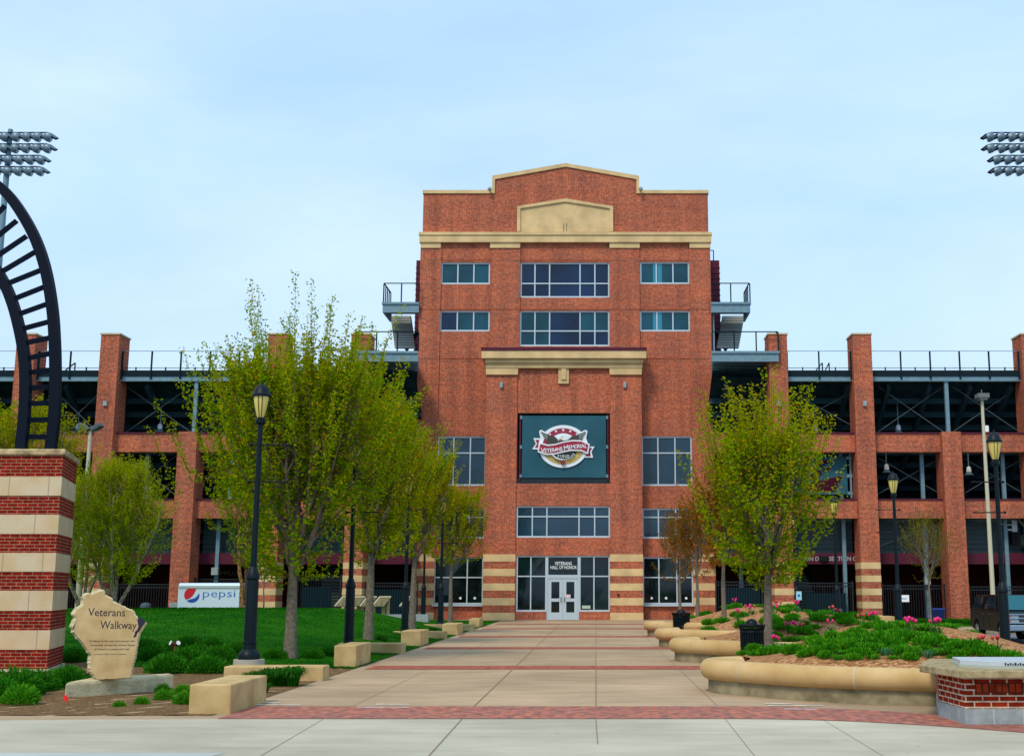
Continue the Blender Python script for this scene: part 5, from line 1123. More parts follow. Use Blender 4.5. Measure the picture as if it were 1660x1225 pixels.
x, y = gnd(106, 1142); mb = MB(); mb.tube([(x, y, 0), (x, y, .14)], .004, 5); mb.add([(x-.03, y-.01, .07), (x+.035, y, .05), (x+.03, y, .12), (x-.035, y-.01, .15), (x-.03, y+.005, .07), (x+.035, y+.01, .05), (x+.03, y+.01, .12), (x-.035, y+.005, .15)], [(0, 1, 2, 3), (7, 6, 5, 4)]); tag(mb.build('marker_flag', mat('flag_red', (.85, .01, .005), .6), recalc=False), 'tiny red marker flag in the mulch before the stone sign', 'flag')

# ------------------------------------------------------------------ pickup truck with cap
def truck():
    t = thing('pickup_truck', 'dark pickup truck with a bed cap and bright chrome front, parked right', 'pickup truck', (0, 0, 0))
    PAINT = mat('truck_paint', (.004, .003, .003), .3, spec=.10); CHR = mat('chrome', (.40, .48, .58), .2, metal=.9); TG = mat('truck_glass', (.01, .02, .03), .05); TYRE = mat('tyre', (.012, .012, .013), .9); WS = mat('windscreen', (.01, .10, .13), .08)
    # local: front towards -Y, x across; length 5.8, width 1.98
    hwid = .98
    side = [(-2.85, .50), (-2.88, .82), (-2.80, 1.10), (-2.6, 1.17), (-1.45, 1.24), (2.85, 1.24), (2.9, .9), (2.88, .52), (2.35, .45)]
    def arch(yc): return [(yc + .47*math.cos(R(a)), .40 + .47*math.sin(R(a))) for a in range(0, 181, 20)]
    body = [(-2.85, .50), (-2.88, .82), (-2.82, 1.10), (-2.6, 1.18), (-1.45, 1.25), (2.88, 1.25), (2.92, .9), (2.9, .52)] + arch(1.85) + [(1.3, .42), (-1.2, .42)] + arch(-1.8) + [(-2.4, .46)]
    mb = MB(); mb.prismx(body, -hwid, hwid); mb.build('body', PAINT, t, bevel=.035)
    mb = MB(); vs = []
    def hull(y0, y1, yt0, yt1, z0, z1, w0, w1, m=0):
        mb.add([(-w0, y0, z0), (w0, y0, z0), (w0, y1, z0), (-w0, y1, z0), (-w1, yt0, z1), (w1, yt0, z1), (w1, yt1, z1), (-w1, yt1, z1)], [(0, 3, 2, 1), (4, 5, 6, 7), (0, 1, 5, 4), (1, 2, 6, 5), (2, 3, 7, 6), (3, 0, 4, 7)], m)
    hull(-1.5, .86, -.75, .78, 1.22, 1.90, .93, .74); mb.build('cab', PAINT, t, bevel=.04)
    mb = MB(); hull(.92, 2.85, .98, 2.55, 1.23, 1.88, .93, .78); mb.build('bed_cap', PAINT, t, bevel=.04)
    mb = MB(); mb.add([(-.80, -1.45, 1.275), (.80, -1.45, 1.275), (.68, -.80, 1.86), (-.68, -.80, 1.86)], [(0, 1, 2, 3)]); o = mb.build('windscreen', WS, t); o.location = (0, -.035, .02)
    for s in (-1, 1):
        def sp(y, z): k = (z-1.22)/.68; return (s*((.93 - .19*k) + .012), y, z)
        for a, b, at_, bt in ((-1.05, -.22, -.66, -.20), (-.12, .72, -.12, .68)):
            mb = MB(); P = [sp(a, 1.32), sp(b, 1.32), sp(bt, 1.80), sp(at_, 1.80)]; mb.add(P, [(0, 1, 2, 3)] if s > 0 else [(3, 2, 1, 0)]); mb.build('side_window', TG, t, recalc=False)
        mb = MB(); P = [(s*(.93-.02+.012), 1.1, 1.34), (s*(.93-.02+.012), 2.6, 1.34), (s*.815, 2.4, 1.78), (s*.815, 1.15, 1.78)]; mb.add(P, [(0, 1, 2, 3)] if s > 0 else [(3, 2, 1, 0)]); mb.build('side_window', TG, t, recalc=False)
        for y in (-.17, .80):
            mb = MB(); mb.box(s*.982-.004, s*.982+.004, y-.012, y+.012, .55, 1.24); mb.build('door_gap', BLACKM, t)
        for y in (-.05-.25, .68): mb = MB(); mb.box(min(s*.985, s*1.02), max(s*.985, s*1.02), y-.10, y+.08, 1.08, 1.115); mb.build('handle', CHR, t)
        for y in (-1.8, 1.85):
            wh = MB(); wh.tube([(s*.72, y, .40), (s*.97, y, .40)], .40, 24); w_ = wh.build('wheel', TYRE, t, smooth=40)
            rm = MB(); xx_ = s*.98
            rm.tube([(s*.93, y, .40), (s*.972, y, .40)], .15, 16)
            for k in range(6): a = k*math.pi/3; rm.bar((s*.973, y, .40), (s*.973, y+.25*math.cos(a), .40+.25*math.sin(a)), .03, .09)
            rm.tube([(s*.974, y+.25*math.cos(R(a)), .40+.25*math.sin(R(a))) for a in range(0, 361, 20)], .022, 6); rm.build('rim', CHR, w_)
        mb = MB(); mb.box(s*.55 if s > 0 else -.93, .93 if s > 0 else -.55, -2.90, -2.80, .82, 1.12); hl = mb.build('headlight', mat('headlamp', (.35, .45, .5), .1, metal=.3), t, bevel=.02)
        mb = MB(); mb.box(s*.86 if s > 0 else -.95, .95 if s > 0 else -.86, -2.905, -2.80, .83, .90); mb.box(s*.86 if s > 0 else -.95, .95 if s > 0 else -.86, -2.905, -2.80, 1.03, 1.10); mb.build('indicator', mat('amber', (.55, .06, .01), .3), hl)
        mb = MB(); mb.box(s*1.0 if s > 0 else -1.22, 1.22 if s > 0 else -1.0, -1.02, -.90, 1.28, 1.50); mb.build('mirror', BLACKM, t, bevel=.03)
    mb = MB(); mb.box(-.55, .55, -2.91, -2.82, .78, 1.14); gr = mb.build('grille', mat('grille_dark', (.03, .04, .05), .4), t)
    mb = MB()
    for z in (.79, .97, 1.12): mb.box(-.95, .95, -2.95, -2.88, z, z+.045)
    mb.box(-.14, .14, -2.96, -2.9, .93, 1.01); mb.build('grille_bar', CHR, gr)
    mb = MB(); mb.box(-.99, .99, -3.02, -2.80, .50, .74); mb.build('bumper', CHR, t, bevel=.03)
    mb = MB(); mb.box(-.5, .5, -3.03, -2.9, .40, .52); mb.box(-.25, .25, -3.035, -3.01, .56, .66); mb.build('air_dam', BLACKM, t)
    return t
tk = truck(); Yt = 49.5
tk.location = (16.2, 47.7, -.262); tk.rotation_euler[2] = R(-3.2); tk.scale = (.95, .95, .93)
# ------------------------------------------------------------------ trees
TWIG = mat('twig_olive', (.11, .075, .015), .9)
def tree(label, X0, Y0_, z0, H, h0, prof, ntw, seed, lm, bark, r0=.13, K=14, leaf=.085, twig=(.4, 1.0), step=.05, top_long=1.0, stems=1, droop=0.0, group='trees round the entrance', name='maple_tree', lean=0.0, cat='tree', dens_top=.75, elong=.55, shoots=0, spread=(.12, .30), plume=.72):
    rd = random.Random(seed)
    t = thing(name, label, cat, (X0, Y0_, z0), group)
    zs = [p[0] for p in prof]; ws = [p[1] for p in prof]; W_ = lambda z: float(np.interp(z, zs, ws))
    br = MB(); tw = MB(); S = []
    def bez(a, b, c, n): return [a*(1-t_)**2 + b*2*t_*(1-t_) + c*t_*t_ for t_ in [i/n for i in range(n+1)]]
    trunks = []
    if stems == 1:
        n = 10; Ht = min(H*.82, zs[-1]*.97); ph = rd.uniform(0, 6)
        pts = [Vector((lean*(i/n) + .05*math.sin(ph+i*.9)*(i/n), .05*math.cos(ph+i*.7)*(i/n), Ht*i/n)) for i in range(n+1)]
        rad = [r0*(1.15 if i == 0 else 1)*(1 - .86*(i/n)**.8) + .006 for i in range(n+1)]
        br.tube(pts, rad, 9); trunks.append((pts, rad))
    else:
        for s in range(stems):
            a = 2*math.pi*s/stems + rd.uniform(-.4, .4); sp = rd.uniform(*spread)*H; b0 = Vector((.10*math.cos(a), .10*math.sin(a), 0))
            e = Vector((sp*math.cos(a), sp*math.sin(a), min(H*rd.uniform(.68, .85), zs[-1]*.95))); mid = Vector((sp*.75*math.cos(a), sp*.75*math.sin(a), H*.35)); pts = bez(b0, mid, e, 9)
            for k in range(1, 9): pts[k] += Vector((rd.uniform(-.05, .05), rd.uniform(-.05, .05), 0))
            rad = [r0*(1-.85*i/9) + .006 for i in range(10)]; br.tube(pts, rad, 7); trunks.append((pts, rad))
    for pts, rad in trunks:
        for i, p in enumerate(pts):
            if p.z > h0: S.append((p, rad[i]))
    def trunk_at(tr, z):
        pts, rad = tr
        for i in range(len(pts)-1):
            if pts[i+1].z >= z: f = (z-pts[i].z)/max(1e-6, pts[i+1].z-pts[i].z); return pts[i].lerp(pts[i+1], f), rad[i]*(1-f)+rad[i+1]*f
        return pts[-1], rad[-1]
    for k in range(K):
        tr = trunks[k % len(trunks)]; zb = h0 + (H*.62-h0) * (k/K)**1.15; p0, rr_ = trunk_at(tr, zb)
        a = k*2.4 + rd.uniform(-.35, .35); ze = min(H*.93, zs[-1]*.96, zb + (H-zb)*rd.uniform(.42, .8)); we = W_(ze)*rd.uniform(.62, .95)
        e = Vector((we*math.cos(a), we*math.sin(a), ze)); mid = Vector((p0.x+(e.x-p0.x)*.62, p0.y+(e.y-p0.y)*.62, p0.z+(e.z-p0.z)*.40))
        pts = bez(p0, mid, e, 9)
        for q in range(1, 9): pts[q] += Vector((rd.uniform(-.04, .04), rd.uniform(-.04, .04), rd.uniform(-.03, .03)))
        r1 = min(rr_*.75, r0*.5); rad = [r1*(1-.88*i/9)+.004 for i in range(10)]; br.tube(pts, rad, 6)
        for i, p in enumerate(pts[2:]): S.append((p, rad[i+2]))
        for q in range(4):                       # side limbs
            i = rd.randint(2, 6); a2 = a + rd.choice([-1, 1])*rd.uniform(.5, 1.2); ze2 = min(zs[-1]*.95, pts[i].z + rd.uniform(.12, .30)*H); w2 = W_(ze2)*rd.uniform(.5, .95)
            e2 = Vector((w2*math.cos(a2), w2*math.sin(a2), ze2)); m2 = pts[i].lerp(e2, .5) + Vector((0, 0, -.12)); pp = bez(pts[i], m2, e2, 6); br.tube(pp, [rad[i]*.6*(1-.8*j/6)+.003 for j in range(7)], 5)
            for p in pp[1:]: S.append((p, .01))
    SP = np.array([tuple(p) for p, _ in S])
    V = []
    zmin, zmax = prof[0][0], prof[-1][0]; wmax = max(ws)
    # clumps: whole sprays are denser or thinner than their neighbours, so gaps open between them
    cl = [(Vector((rd.gauss(0, 1), rd.gauss(0, 1), rd.uniform(zmin, zmax))), rd.uniform(.75, 1.4)) for _ in range(26)]
    def leaf_at(c, d, s):
        ax_ = (d*.4 + Vector((rd.gauss(0, 1), rd.gauss(0, 1), rd.gauss(-.25-droop, .6)))).normalized(); sd_ = ax_.cross(Vector((rd.gauss(0, 1), rd.gauss(0, 1), rd.gauss(0, 1)+.4))).normalized()
        V.append((c, c + ax_*s*.5 + sd_*s*elong*.6, c + ax_*s, c + ax_*s*.5 - sd_*s*elong*.6))
    made = 0; tries = 0
    while made < ntw and tries < ntw*12:
        tries += 1
        z = rd.uniform(zmin, zmax); wz = W_(z)
        if rd.random() > (wz/wmax)**1.2 + .05: continue
        a = rd.uniform(0, 2*math.pi); rr_ = wz*(rd.random()**.55); lump = .80 + .24*math.sin(a*3+z*1.7+seed) + .16*math.sin(a*5-z*2.9); rr_ *= lump
        P = Vector((rr_*math.cos(a)+lean*z/H, rr_*math.sin(a), z))
        if rd.random() < plume:                  # most sprays hang on to a limb, so limbs read as plumes with gaps between
            q0 = S[rd.randrange(len(S))][0]; P = q0 + Vector((rd.gauss(0, .20), rd.gauss(0, .20), abs(rd.gauss(.12, .22))))
            z = P.z; wz = W_(z); rr_ = math.hypot(P.x, P.y); a = math.atan2(P.y, P.x)
            if z < zmin or z > zmax or rr_ > wz*1.05 or rd.random() > .25 + .75*min(1, rr_/max(.1, wz)/.6): continue
        if math.sin(P.x*2.6+seed)*math.sin(P.y*2.4+1.3*seed)*math.sin(P.z*2.1+seed*.7) > .30 and rd.random() < .8: continue
        d2 = ((SP - np.array(tuple(P)))**2).sum(1) + np.where(SP[:, 2] > P.z + .05, 4.0*(SP[:, 2]-P.z)**2 + .3, 0); i = int(d2.argmin()); base = S[i][0]
        if d2[i] > 1.6: continue
        rad_ = Vector((math.cos(a), math.sin(a), 0)); L_ = rd.uniform(*twig); topf = smooth((z-zmin)/(zmax-zmin)*1.3-.3)
        if topf > .6: L_ *= top_long
        dirn = (rad_*(rr_/max(wz, .1))*(.75-.45*float(topf)) + Vector((0, 0, 1.0-droop)) + Vector((rd.gauss(0, .18), rd.gauss(0, .18), 0))).normalized()
        mid = base.lerp(P, .55) + Vector((0, 0, -.06 - droop*.1)); E_ = P + dirn*L_ + Vector((0, 0, -droop*L_*.5)); pts = bez(base, mid, P, 4) + [P + dirn*L_*.5, E_]
        tw.tube(pts, [.008, .007, .006, .005, .0045, .0035, .002], 3, cap=False)
        segs = pts[2:]; ln = sum((segs[k+1]-segs[k]).length for k in range(len(segs)-1)); nn = int(ln/step); made += 1
        for q in range(nn):
            s_ = q/nn*ln; k = 0
            while k < len(segs)-2 and s_ > (segs[k+1]-segs[k]).length: s_ -= (segs[k+1]-segs[k]).length; k += 1
            c = segs[k].lerp(segs[k+1], min(1, s_/max(1e-5, (segs[k+1]-segs[k]).length)))
            if rd.random() > dens_top and topf > .5: continue
            for _ in range(3): leaf_at(c + Vector((rd.gauss(0, .04), rd.gauss(0, .04), rd.gauss(0, .03))), dirn, leaf*rd.uniform(.65, 1.3))
    for _ in range(shoots):                      # upright leaders that stand clear of the crown, leaves in pairs along them
        a = rd.uniform(0, 6.28); z = zmax*rd.uniform(.55, .95); wz = W_(z)*(.95*rd.random()**.6); P = Vector((wz*math.cos(a), wz*math.sin(a), z)); L_ = min(3.2, H - z)*rd.uniform(.55, 1.08)*(1-.42*wz/max(.1, wmax)); dirn = (Vector((math.cos(a), math.sin(a), 0))*.50*wz/max(.1, wmax) + Vector((rd.gauss(0, .05), rd.gauss(0, .05), 1))).normalized()
        i = int(((SP - np.array(tuple(P)))**2).sum(1).argmin()); cur = [S[i][0], S[i][0].lerp(P, .5), P, P+dirn*L_*.5, P+dirn*L_ + Vector((0, 0, .03))]; tw.tube(cur, [.011, .010, .008, .006, .002], 4, cap=False)
        q = 0.0
        while q < L_:
            c = P + dirn*q; n_ = 5
            for _ in range(n_): leaf_at(c + Vector((rd.gauss(0, .05), rd.gauss(0, .05), rd.gauss(0, .012))), dirn, leaf*rd.uniform(.6, 1.05))
            q += .08
    br.build('trunk', bark, t, smooth=60, recalc=False); tw.build('twigs', TWIG, t, recalc=False)
    quads('crown', [[tuple(p) for p in q] for q in V], lm, t)
    return t
G1, G2, G3 = (.08, .25, .001), (.22, .40, .001), (.40, .46, .001); OR = (.56, .24, .003); YG = (.44, .38, .002)
LM = leaf_mat('leaves_maple', [(0, G1), (.45, G2), (.85, G3), (.93, YG), (1, OR)], .55, zmix=(3.0, 8.5, (.50, .38, .001)))
LM2 = leaf_mat('leaves_maple_gold', [(0, G1), (.4, G2), (.75, G3), (.88, YG), (1, OR)], .55, zmix=(1.5, 5.5, (.52, .34, .001)))
LM3 = leaf_mat('leaves_copper', [(0, (.10, .12, .004)), (.3, (.20, .13, .006)), (.6, (.30, .11, .008)), (1, (.38, .14, .01))], .4)
LM4 = leaf_mat('leaves_planter_maple', [(0, G1), (.45, G2), (.84, G3), (.94, YG), (1, OR)], .55, zmix=(2.2, 5.2, (.52, .34, .001)))
LB = leaf_mat('leaves_birch', [(0, (.22, .38, .001)), (.5, (.38, .48, .001)), (1, (.52, .55, .002))], .5, zmix=(3.0, 6.5, (.56, .46, .001)))
LS = leaf_mat('leaves_sparse', [(0, (.14, .17, .002)), (1, (.32, .30, .004))], .5)
def base_at(px, py, zf): return drop(px, py, zf, 14, 66)
tf = lambda x, y: float(terr(x, y))
x, y, z = base_at(470, 1067, tf)
tree('large maple on the lawn behind the nearest left lamp post, tallest crown', x, y, z-.03, 9.35, 1.9, [(1.65, .6), (2.2, 1.8), (3.1, 2.75), (4.3, 2.95), (5.2, 2.7), (6.0, 2.2), (6.7, 1.6)], 980, 11, LM, BARK, r0=.155, K=20, leaf=.085, top_long=1.2, dens_top=.7, shoots=170)
x, y, z = base_at(597, 1037, tf)
tree('second maple on the lawn, behind the second left lamp post', x, y, z-.03, 8.5, 2.3, [(2.2, .6), (2.9, 1.5), (4.2, 2.1), (5.4, 2.0), (6.2, 1.6), (6.8, 1.0)], 700, 23, LM2, BARK, r0=.15, K=16, leaf=.088, shoots=80)
x, y, z = base_at(668, 1019, tf)
tree('third maple on the lawn, thin crown before the tower corner', x, y, z-.03, 8.0, 2.5, [(2.5, .5), (3.2, 1.3), (4.4, 1.85), (5.4, 1.7), (6.2, 1.2)], 420, 37, LM2, BARK, r0=.14, K=14, leaf=.09, shoots=40)
x, y = gnd(730, 1009)
tree('fourth maple left of the walkway, covering the left ticket windows', x, y, 0, 8.3, 2.7, [(2.6, .5), (3.3, 1.5), (4.6, 2.1), (5.8, 1.8), (6.6, 1.2)], 430, 41, LM2, BARK, r0=.13, K=14, leaf=.095, shoots=36)
Yb = 27.2; x = X(1244, 1040, Yb)
tree('planter maple beside the litter bin, largest tree on the right', x, Yb, .42, 6.35, 1.55, [(1.15, .5), (1.6, 1.25), (2.4, 1.65), (3.2, 1.6), (3.9, 1.25), (4.5, .85)], 560, 52, LM4, BARK, r0=.115, K=17, leaf=.082, twig=(.25, .55), shoots=110, lean=.1)
for px, py, Y, H, w_, lb, sd_, lm in ((1174, 1008, 40, 5.6, 1.15, 'slim copper and green tree in the second planter, left of the big planter maple', 61, LM3), (1131, 996, 50, 5.0, 1.25, 'copper-leaved tree in the third planter', 67, LM3), (1102.5, 985, 58, 5.4, 1.2, 'thinnest copper-leaved tree, farthest of the planter row', 71, LM3)):
    x = X(px, py, Y); z0 = bedz(x, Y)-.03
    tree(lb, x, Y, z0, H, 1.7, [(1.55, .3), (2.2, w_*.85), (3.2, w_), (4.0, w_*.8), (H*.86, .3)], 150 if Y < 45 else (120 if Y < 55 else 60), sd_, lm, BARK, r0=.085, K=8, leaf=.085, shoots=18)
x, y, z = base_at(207, 983.5, tf) or (-18.5, 47, 1.0)
tree('white-stemmed multi-trunk tree with fine yellow-green leaves on the lawn crest', x, 47.0, float(terr(x, 47))-.05, 6.1, 1.3, [(.7, .7), (1.5, 1.8), (2.6, 2.1), (3.8, 1.85), (4.8, 1.35), (5.7, .5)], 1500, 83, LB, BARKB, r0=.075, K=18, leaf=.055, step=.045, stems=4, name='birch_tree', droop=.25, twig=(.3, .8), shoots=50)
x = X(132, 985, 50)
tree('yellow-green tree between the striped pillar and the tan pole', x, 50, .9, 5.9, 1.3, [(.8, .8), (1.6, 1.8), (2.8, 2.1), (4.2, 1.6), (5.4, .5)], 700, 89, LB, BARKB, r0=.08, K=14, leaf=.06, step=.05, stems=3, name='birch_tree', droop=.2, twig=(.3, .8), shoots=8)
x = X(398, 985, 50)
tree('peeling-barked river birch standing right of the white trailer', x, 50, float(terr(x, 50))-.05, 6.6, 1.9, [(1.6, .5), (2.4, 1.3), (3.6, 1.8), (5.0, 1.5), (6.2, .4)], 420, 97, LM, mat('bark_peeling', (.38, .22, .09), .9, noise=(8, .5, (.10, .05, .025))), r0=.10, K=8, leaf=.075, stems=3, name='birch_tree', shoots=6, spread=(.04, .12))
x = X(18, 985, 44)
tree('olive-green tree rising behind the curved rails', x, 44, .6, 8.2, 1.5, [(1.6, .8), (3, 2.1), (4.8, 2.6), (6.4, 2.2), (7.6, .8)], 700, 101, LM2, BARK, r0=.15, K=10, leaf=.085, shoots=30)
x = X(427, 985, 60)
tree('young sapling in front of the striped brick column', x, 60, .1, 3.6, 1.6, [(1.5, .2), (2.2, .5), (3.0, .45), (3.5, .1)], 22, 103, LM, BARK, r0=.05, K=4, leaf=.08, shoots=2)
x = X(1509, 1003, 61.5)
tree('thin young tree with sparse crown before the right wing fence', x, 61.5, -.05, 5.7, 2.1, [(2.0, .5), (2.5, 1.55), (3.2, 1.75), (4.2, 1.35), (5.3, .5)], 150, 107, LS, BARK, r0=.065, K=12, leaf=.055, step=.10, shoots=26)

# ------------------------------------------------------------------ shrubs on the left
def bush_mesh(seed, r, h, n, s, up=.0):
    rd = random.Random(seed); V = []
    for _ in range(n):
        a = rd.uniform(0, 6.283); e = math.acos(rd.random()); q = (rd.random()**.35)*(1+.10*math.sin(a*3+seed)+.08*math.sin(a*7))
        c = Vector((r*q*math.sin(e)*math.cos(a), r*q*math.sin(e)*math.sin(a), .03 + h*q*math.cos(e)))
        d = (Vector((math.sin(e)*math.cos(a), math.sin(e)*math.sin(a), math.cos(e)+.3+up)) + Vector((rd.gauss(0, .35), rd.gauss(0, .35), rd.gauss(0, .3)))).normalized(); sd_ = d.cross(Vector((rd.gauss(0, 1), rd.gauss(0, 1), rd.gauss(0, 1)))).normalized(); q_ = s*rd.uniform(.6, 1.4)
        V.append((tuple(c-sd_*q_*.14), tuple(c+sd_*q_*.14), tuple(c+d*q_+sd_*q_*.12), tuple(c+d*q_-sd_*q_*.08)))
    return V
LSH = leaf_mat('leaves_shrub', [(0, (.010, .12, .006)), (.6, (.030, .21, .008)), (1, (.09, .32, .015))], .3)
LSB = leaf_mat('leaves_shrub_light', [(0, (.03, .20, .006)), (.6, (.07, .32, .010)), (1, (.16, .42, .02))], .35)
def shrub_proto(seed, r, h, n, s, m, nm='shrub', up=0.0):
    o = quads(nm, bush_mesh(seed, r, h, n, s, up), m); return o
protos = [shrub_proto(1, .36, .33, 5200, .05, LSH), shrub_proto(2, .40, .31, 5200, .05, LSH), shrub_proto(3, .20, .19, 1500, .04, LSB)]
used = set()
def put(pi, x, y, z, sc, rz, label, cat, group):
    o = protos[pi] if pi not in used else protos[pi].copy()
    if pi in used: COL.objects.link(o)
    used.add(pi); o.location = (x, y, z); o.rotation_euler[2] = rz; o.scale = (sc[0], sc[0], sc[1]); tag(o, label, cat, group); return o
rs = random.Random(77)
SHR = [(8, 1130, 1, 1.15, 'dark green shrub at the left edge of the bed, before the pillar'), (47, 1122, 0, 1.0, 'rounded shrub second from the left, before the striped pillar'), (98, 1116, 0, 1.05, 'dense dome-shaped shrub just left of the stone sign'), (33, 1142, 2, 1.3, 'small bright shrub in front of the left shrubs'), (-22, 1140, 1, 1.1, 'shrub cut by the left edge of the picture'),
       (112, 1074, 0, .8, 'low spreading shrub behind the stone sign, beside the pillar'), (133, 1070, 1, .8, 'low spreading shrub behind the sign, left of its foot'),
       (240, 1072, 0, 1.0, 'shrub touching the right edge of the stone sign'), (262, 1092, 1, 1.05, 'dark shrub right of the sign plinth'), (295, 1082, 0, 1.15, 'big shrub in the middle of the group behind the nearest block'), (328, 1092, 1, 1.05, 'shrub behind the far end of the nearest block'), (352, 1075, 0, 1.0, 'shrub just left of the nearest lamp post'), (315, 1070, 1, 1.0, 'shrub at the back of the group, left of the lamp post'), (268, 1066, 0, .9, 'shrub below the bronze garden floodlight'), (226, 1058, 1, .9, 'shrub behind the right shoulder of the stone sign'), (340, 1055, 0, .9, 'rear shrub on the lawn margin left of the lamp post'), (300, 1052, 1, .85, 'rear shrub on the lawn margin behind the floodlight'), (380, 1062, 0, .8, 'small shrub behind the lamp post foot'), (440, 1068, 1, .75, 'low shrub at the foot of the large maple'), (505, 1068, 0, .7, 'low grassy shrub right of the large maple trunk'), (530, 1064, 1, .7, 'low grassy shrub near the second tall block'),
       (229, 1141, 2, .55, 'tiny light green plant below the sign plinth'), (265, 1134, 2, .75, 'light green plant in the mulch right of the plinth, larger one'), (298, 1141, 2, .8, 'light green plant touching the nearest block'), (264, 1121, 2, .6, 'small light plant above the larger one right of the plinth'), (296, 1125, 2, .7, 'light green plant behind the one touching the nearest block'), (193, 1145, 2, .45, 'tiny sprout at the pavement edge below the sign'), (402, 1138, 2, .28, 'weed in the crack beside the nearest block')]
for px, py, pi, sc, lb in SHR:
    p = drop(px, py, lambda x, y: float(terr(x, y)), 14, 50); put(pi, p[0], p[1]+.25*sc*(pi != 2), p[2]-.02, (sc, sc*rs.uniform(.9, 1.1)), rs.uniform(0, 6), lb, 'shrub', 'shrubs in the left bed')
# strap-leaved clumps
def clump(seed, n, r, h, w_):
    rd = random.Random(seed); V = []
    for _ in range(n):
        a = rd.uniform(0, 6.283); q = rd.random()**.6; b = Vector((r*.35*q*math.cos(a), r*.35*q*math.sin(a), 0)); a += rd.gauss(0, .5); hh = h*rd.uniform(.6, 1.1); out_ = r*rd.uniform(.35, 1.0)
        pts = [b, b+Vector((out_*.35*math.cos(a), out_*.35*math.sin(a), hh*.7)), b+Vector((out_*.75*math.cos(a), out_*.75*math.sin(a), hh)), b+Vector((out_*1.1*math.cos(a), out_*1.1*math.sin(a), hh*rd.uniform(.6, .9)))]
        s = Vector((-math.sin(a), math.cos(a), 0)); ww = [w_, w_, w_*.8, w_*.12]
        for k in range(3): V.append((tuple(pts[k]-s*ww[k]), tuple(pts[k]+s*ww[k]), tuple(pts[k+1]+s*ww[k+1]), tuple(pts[k+1]-s*ww[k+1])))
    return V
LC = leaf_mat('leaves_strap', [(0, (.02, .18, .006)), (.6, (.06, .30, .008)), (1, (.16, .42, .015))], .35); LCD = leaf_mat('leaves_strap_dark', [(0, (.006, .08, .004)), (1, (.03, .17, .01))], .3); LCB = leaf_mat('leaves_bluish', [(0, (.04, .16, .06)), (1, (.10, .30, .12))], .3)
protos += [quads('strap_plant', clump(i, 200, .42, .52, .014), LCD) for i in (11,)]
for px, yq, sc, lb in ((474, 22.05, .62, 'strap-leaved clump before the nearest low block, rightmost of the row'), (458, 22.1, .60, 'strap-leaved clump before the nearest low block, second from the right'), (441, 22.0, .58, 'strap-leaved clump before the nearest low block, middle of the row'), (424, 22.05, .5, 'strap-leaved clump just above the far end of the nearest tall block'), (408, 22.1, .45, 'strap-leaved clump below the nearest lamp post, leftmost of the row'), (429, 20.6, .30, 'small bright strap clump at the corner of the nearest tall block')):
    x = X(px, 1100, yq); put(3, x, yq, 0, (sc*1.1, sc), rs.uniform(0, 6), lb, 'plant', 'strap-leaved plants by the low block')
for px, py, sc, lb in ((655, 1020, .6, 'strap plant by the third pair of blocks'), (705, 1027, .45, 'strap plant beside the fourth pair of blocks'), (622, 1046, .55, 'strap plant between the second pair of blocks'), (690, 1018, .5, 'strap plant at the third lamp post foot')):
    x, y = gnd(px, py); put(3, x-.1, y+.3, 0, (sc, sc), rs.uniform(0, 6), lb, 'plant', 'strap-leaved plants by the low block')

# ------------------------------------------------------------------ planting of the right-hand beds
i0 = len(protos)
protos += [quads('leafy_plant', bush_mesh(21, .27, .13, 900, .08, .35), LC), quads('leafy_plant', bush_mesh(22, .22, .15, 800, .08, .5), LC), quads('leafy_plant', clump(23, 120, .30, .19, .010), LC), quads('leafy_plant', clump(24, 60, .18, .18, .007), LCB)]
rs = random.Random(9); placed = []
def bedname(y): return 'nearest planter bed' if y < 28.5 else ('second planter bed' if y < 38 else 'far planter beds')
tries = 0
front_pts = [(1310, 1040), (1335, 1050), (1290, 1040), (1390, 1030), (1405, 1045), (1360, 1046), (1445, 1046), (1425, 1040), (1470, 1036), (1505, 1046), (1530, 1050), (1555, 1052), (1485, 1055), (1345, 1028), (1300, 1026), (1375, 1012), (1330, 1006), (1285, 1008), (1410, 1018), (1440, 1022), (1570, 1052), (1590, 1058), (1610, 1062), (1460, 1050), (1378, 1052), (1402, 1062), (1505, 1066), (1540, 1060), (1255, 1032), (1232, 1045), (1222, 1055), (1205, 1060), (1212, 1050), (1245, 1040), (1435, 1062), (1325, 1045), (1418, 1056), (1272, 1052), (1620, 1066), (1635, 1068), (1580, 1062), (1352, 1036), (1372, 1034), (1450, 1030), (1345, 1058), (1368, 1060), (1398, 1052), (1480, 1062), (1520, 1060), (1555, 1064), (1300, 1054), (1318, 1030), (1240, 1054), (1462, 1060), (1262, 1010), (1275, 1040), (1268, 1020), (1305, 1012), (1320, 1018), (1292, 1048), (1352, 1048), (1385, 1040), (1432, 1034), (1455, 1040), (1492, 1034), (1515, 1040), (1545, 1044), (1395, 1020), (1425, 1012), (1465, 1018), (1495, 1024), (1365, 1004), (1318, 1000), (1232, 1022), (1250, 1004), (1385, 1060), (1425, 1052), (1500, 1054), (1545, 1068), (1575, 1054), (1600, 1064), (1340, 1066), (1228, 1062), (1248, 1060), (1262, 1056), (1285, 1060), (1304, 1064), (1322, 1060), (1360, 1068), (1385, 1068), (1415, 1068), (1448, 1068), (1475, 1068), (1240, 1010), (1220, 1030)]
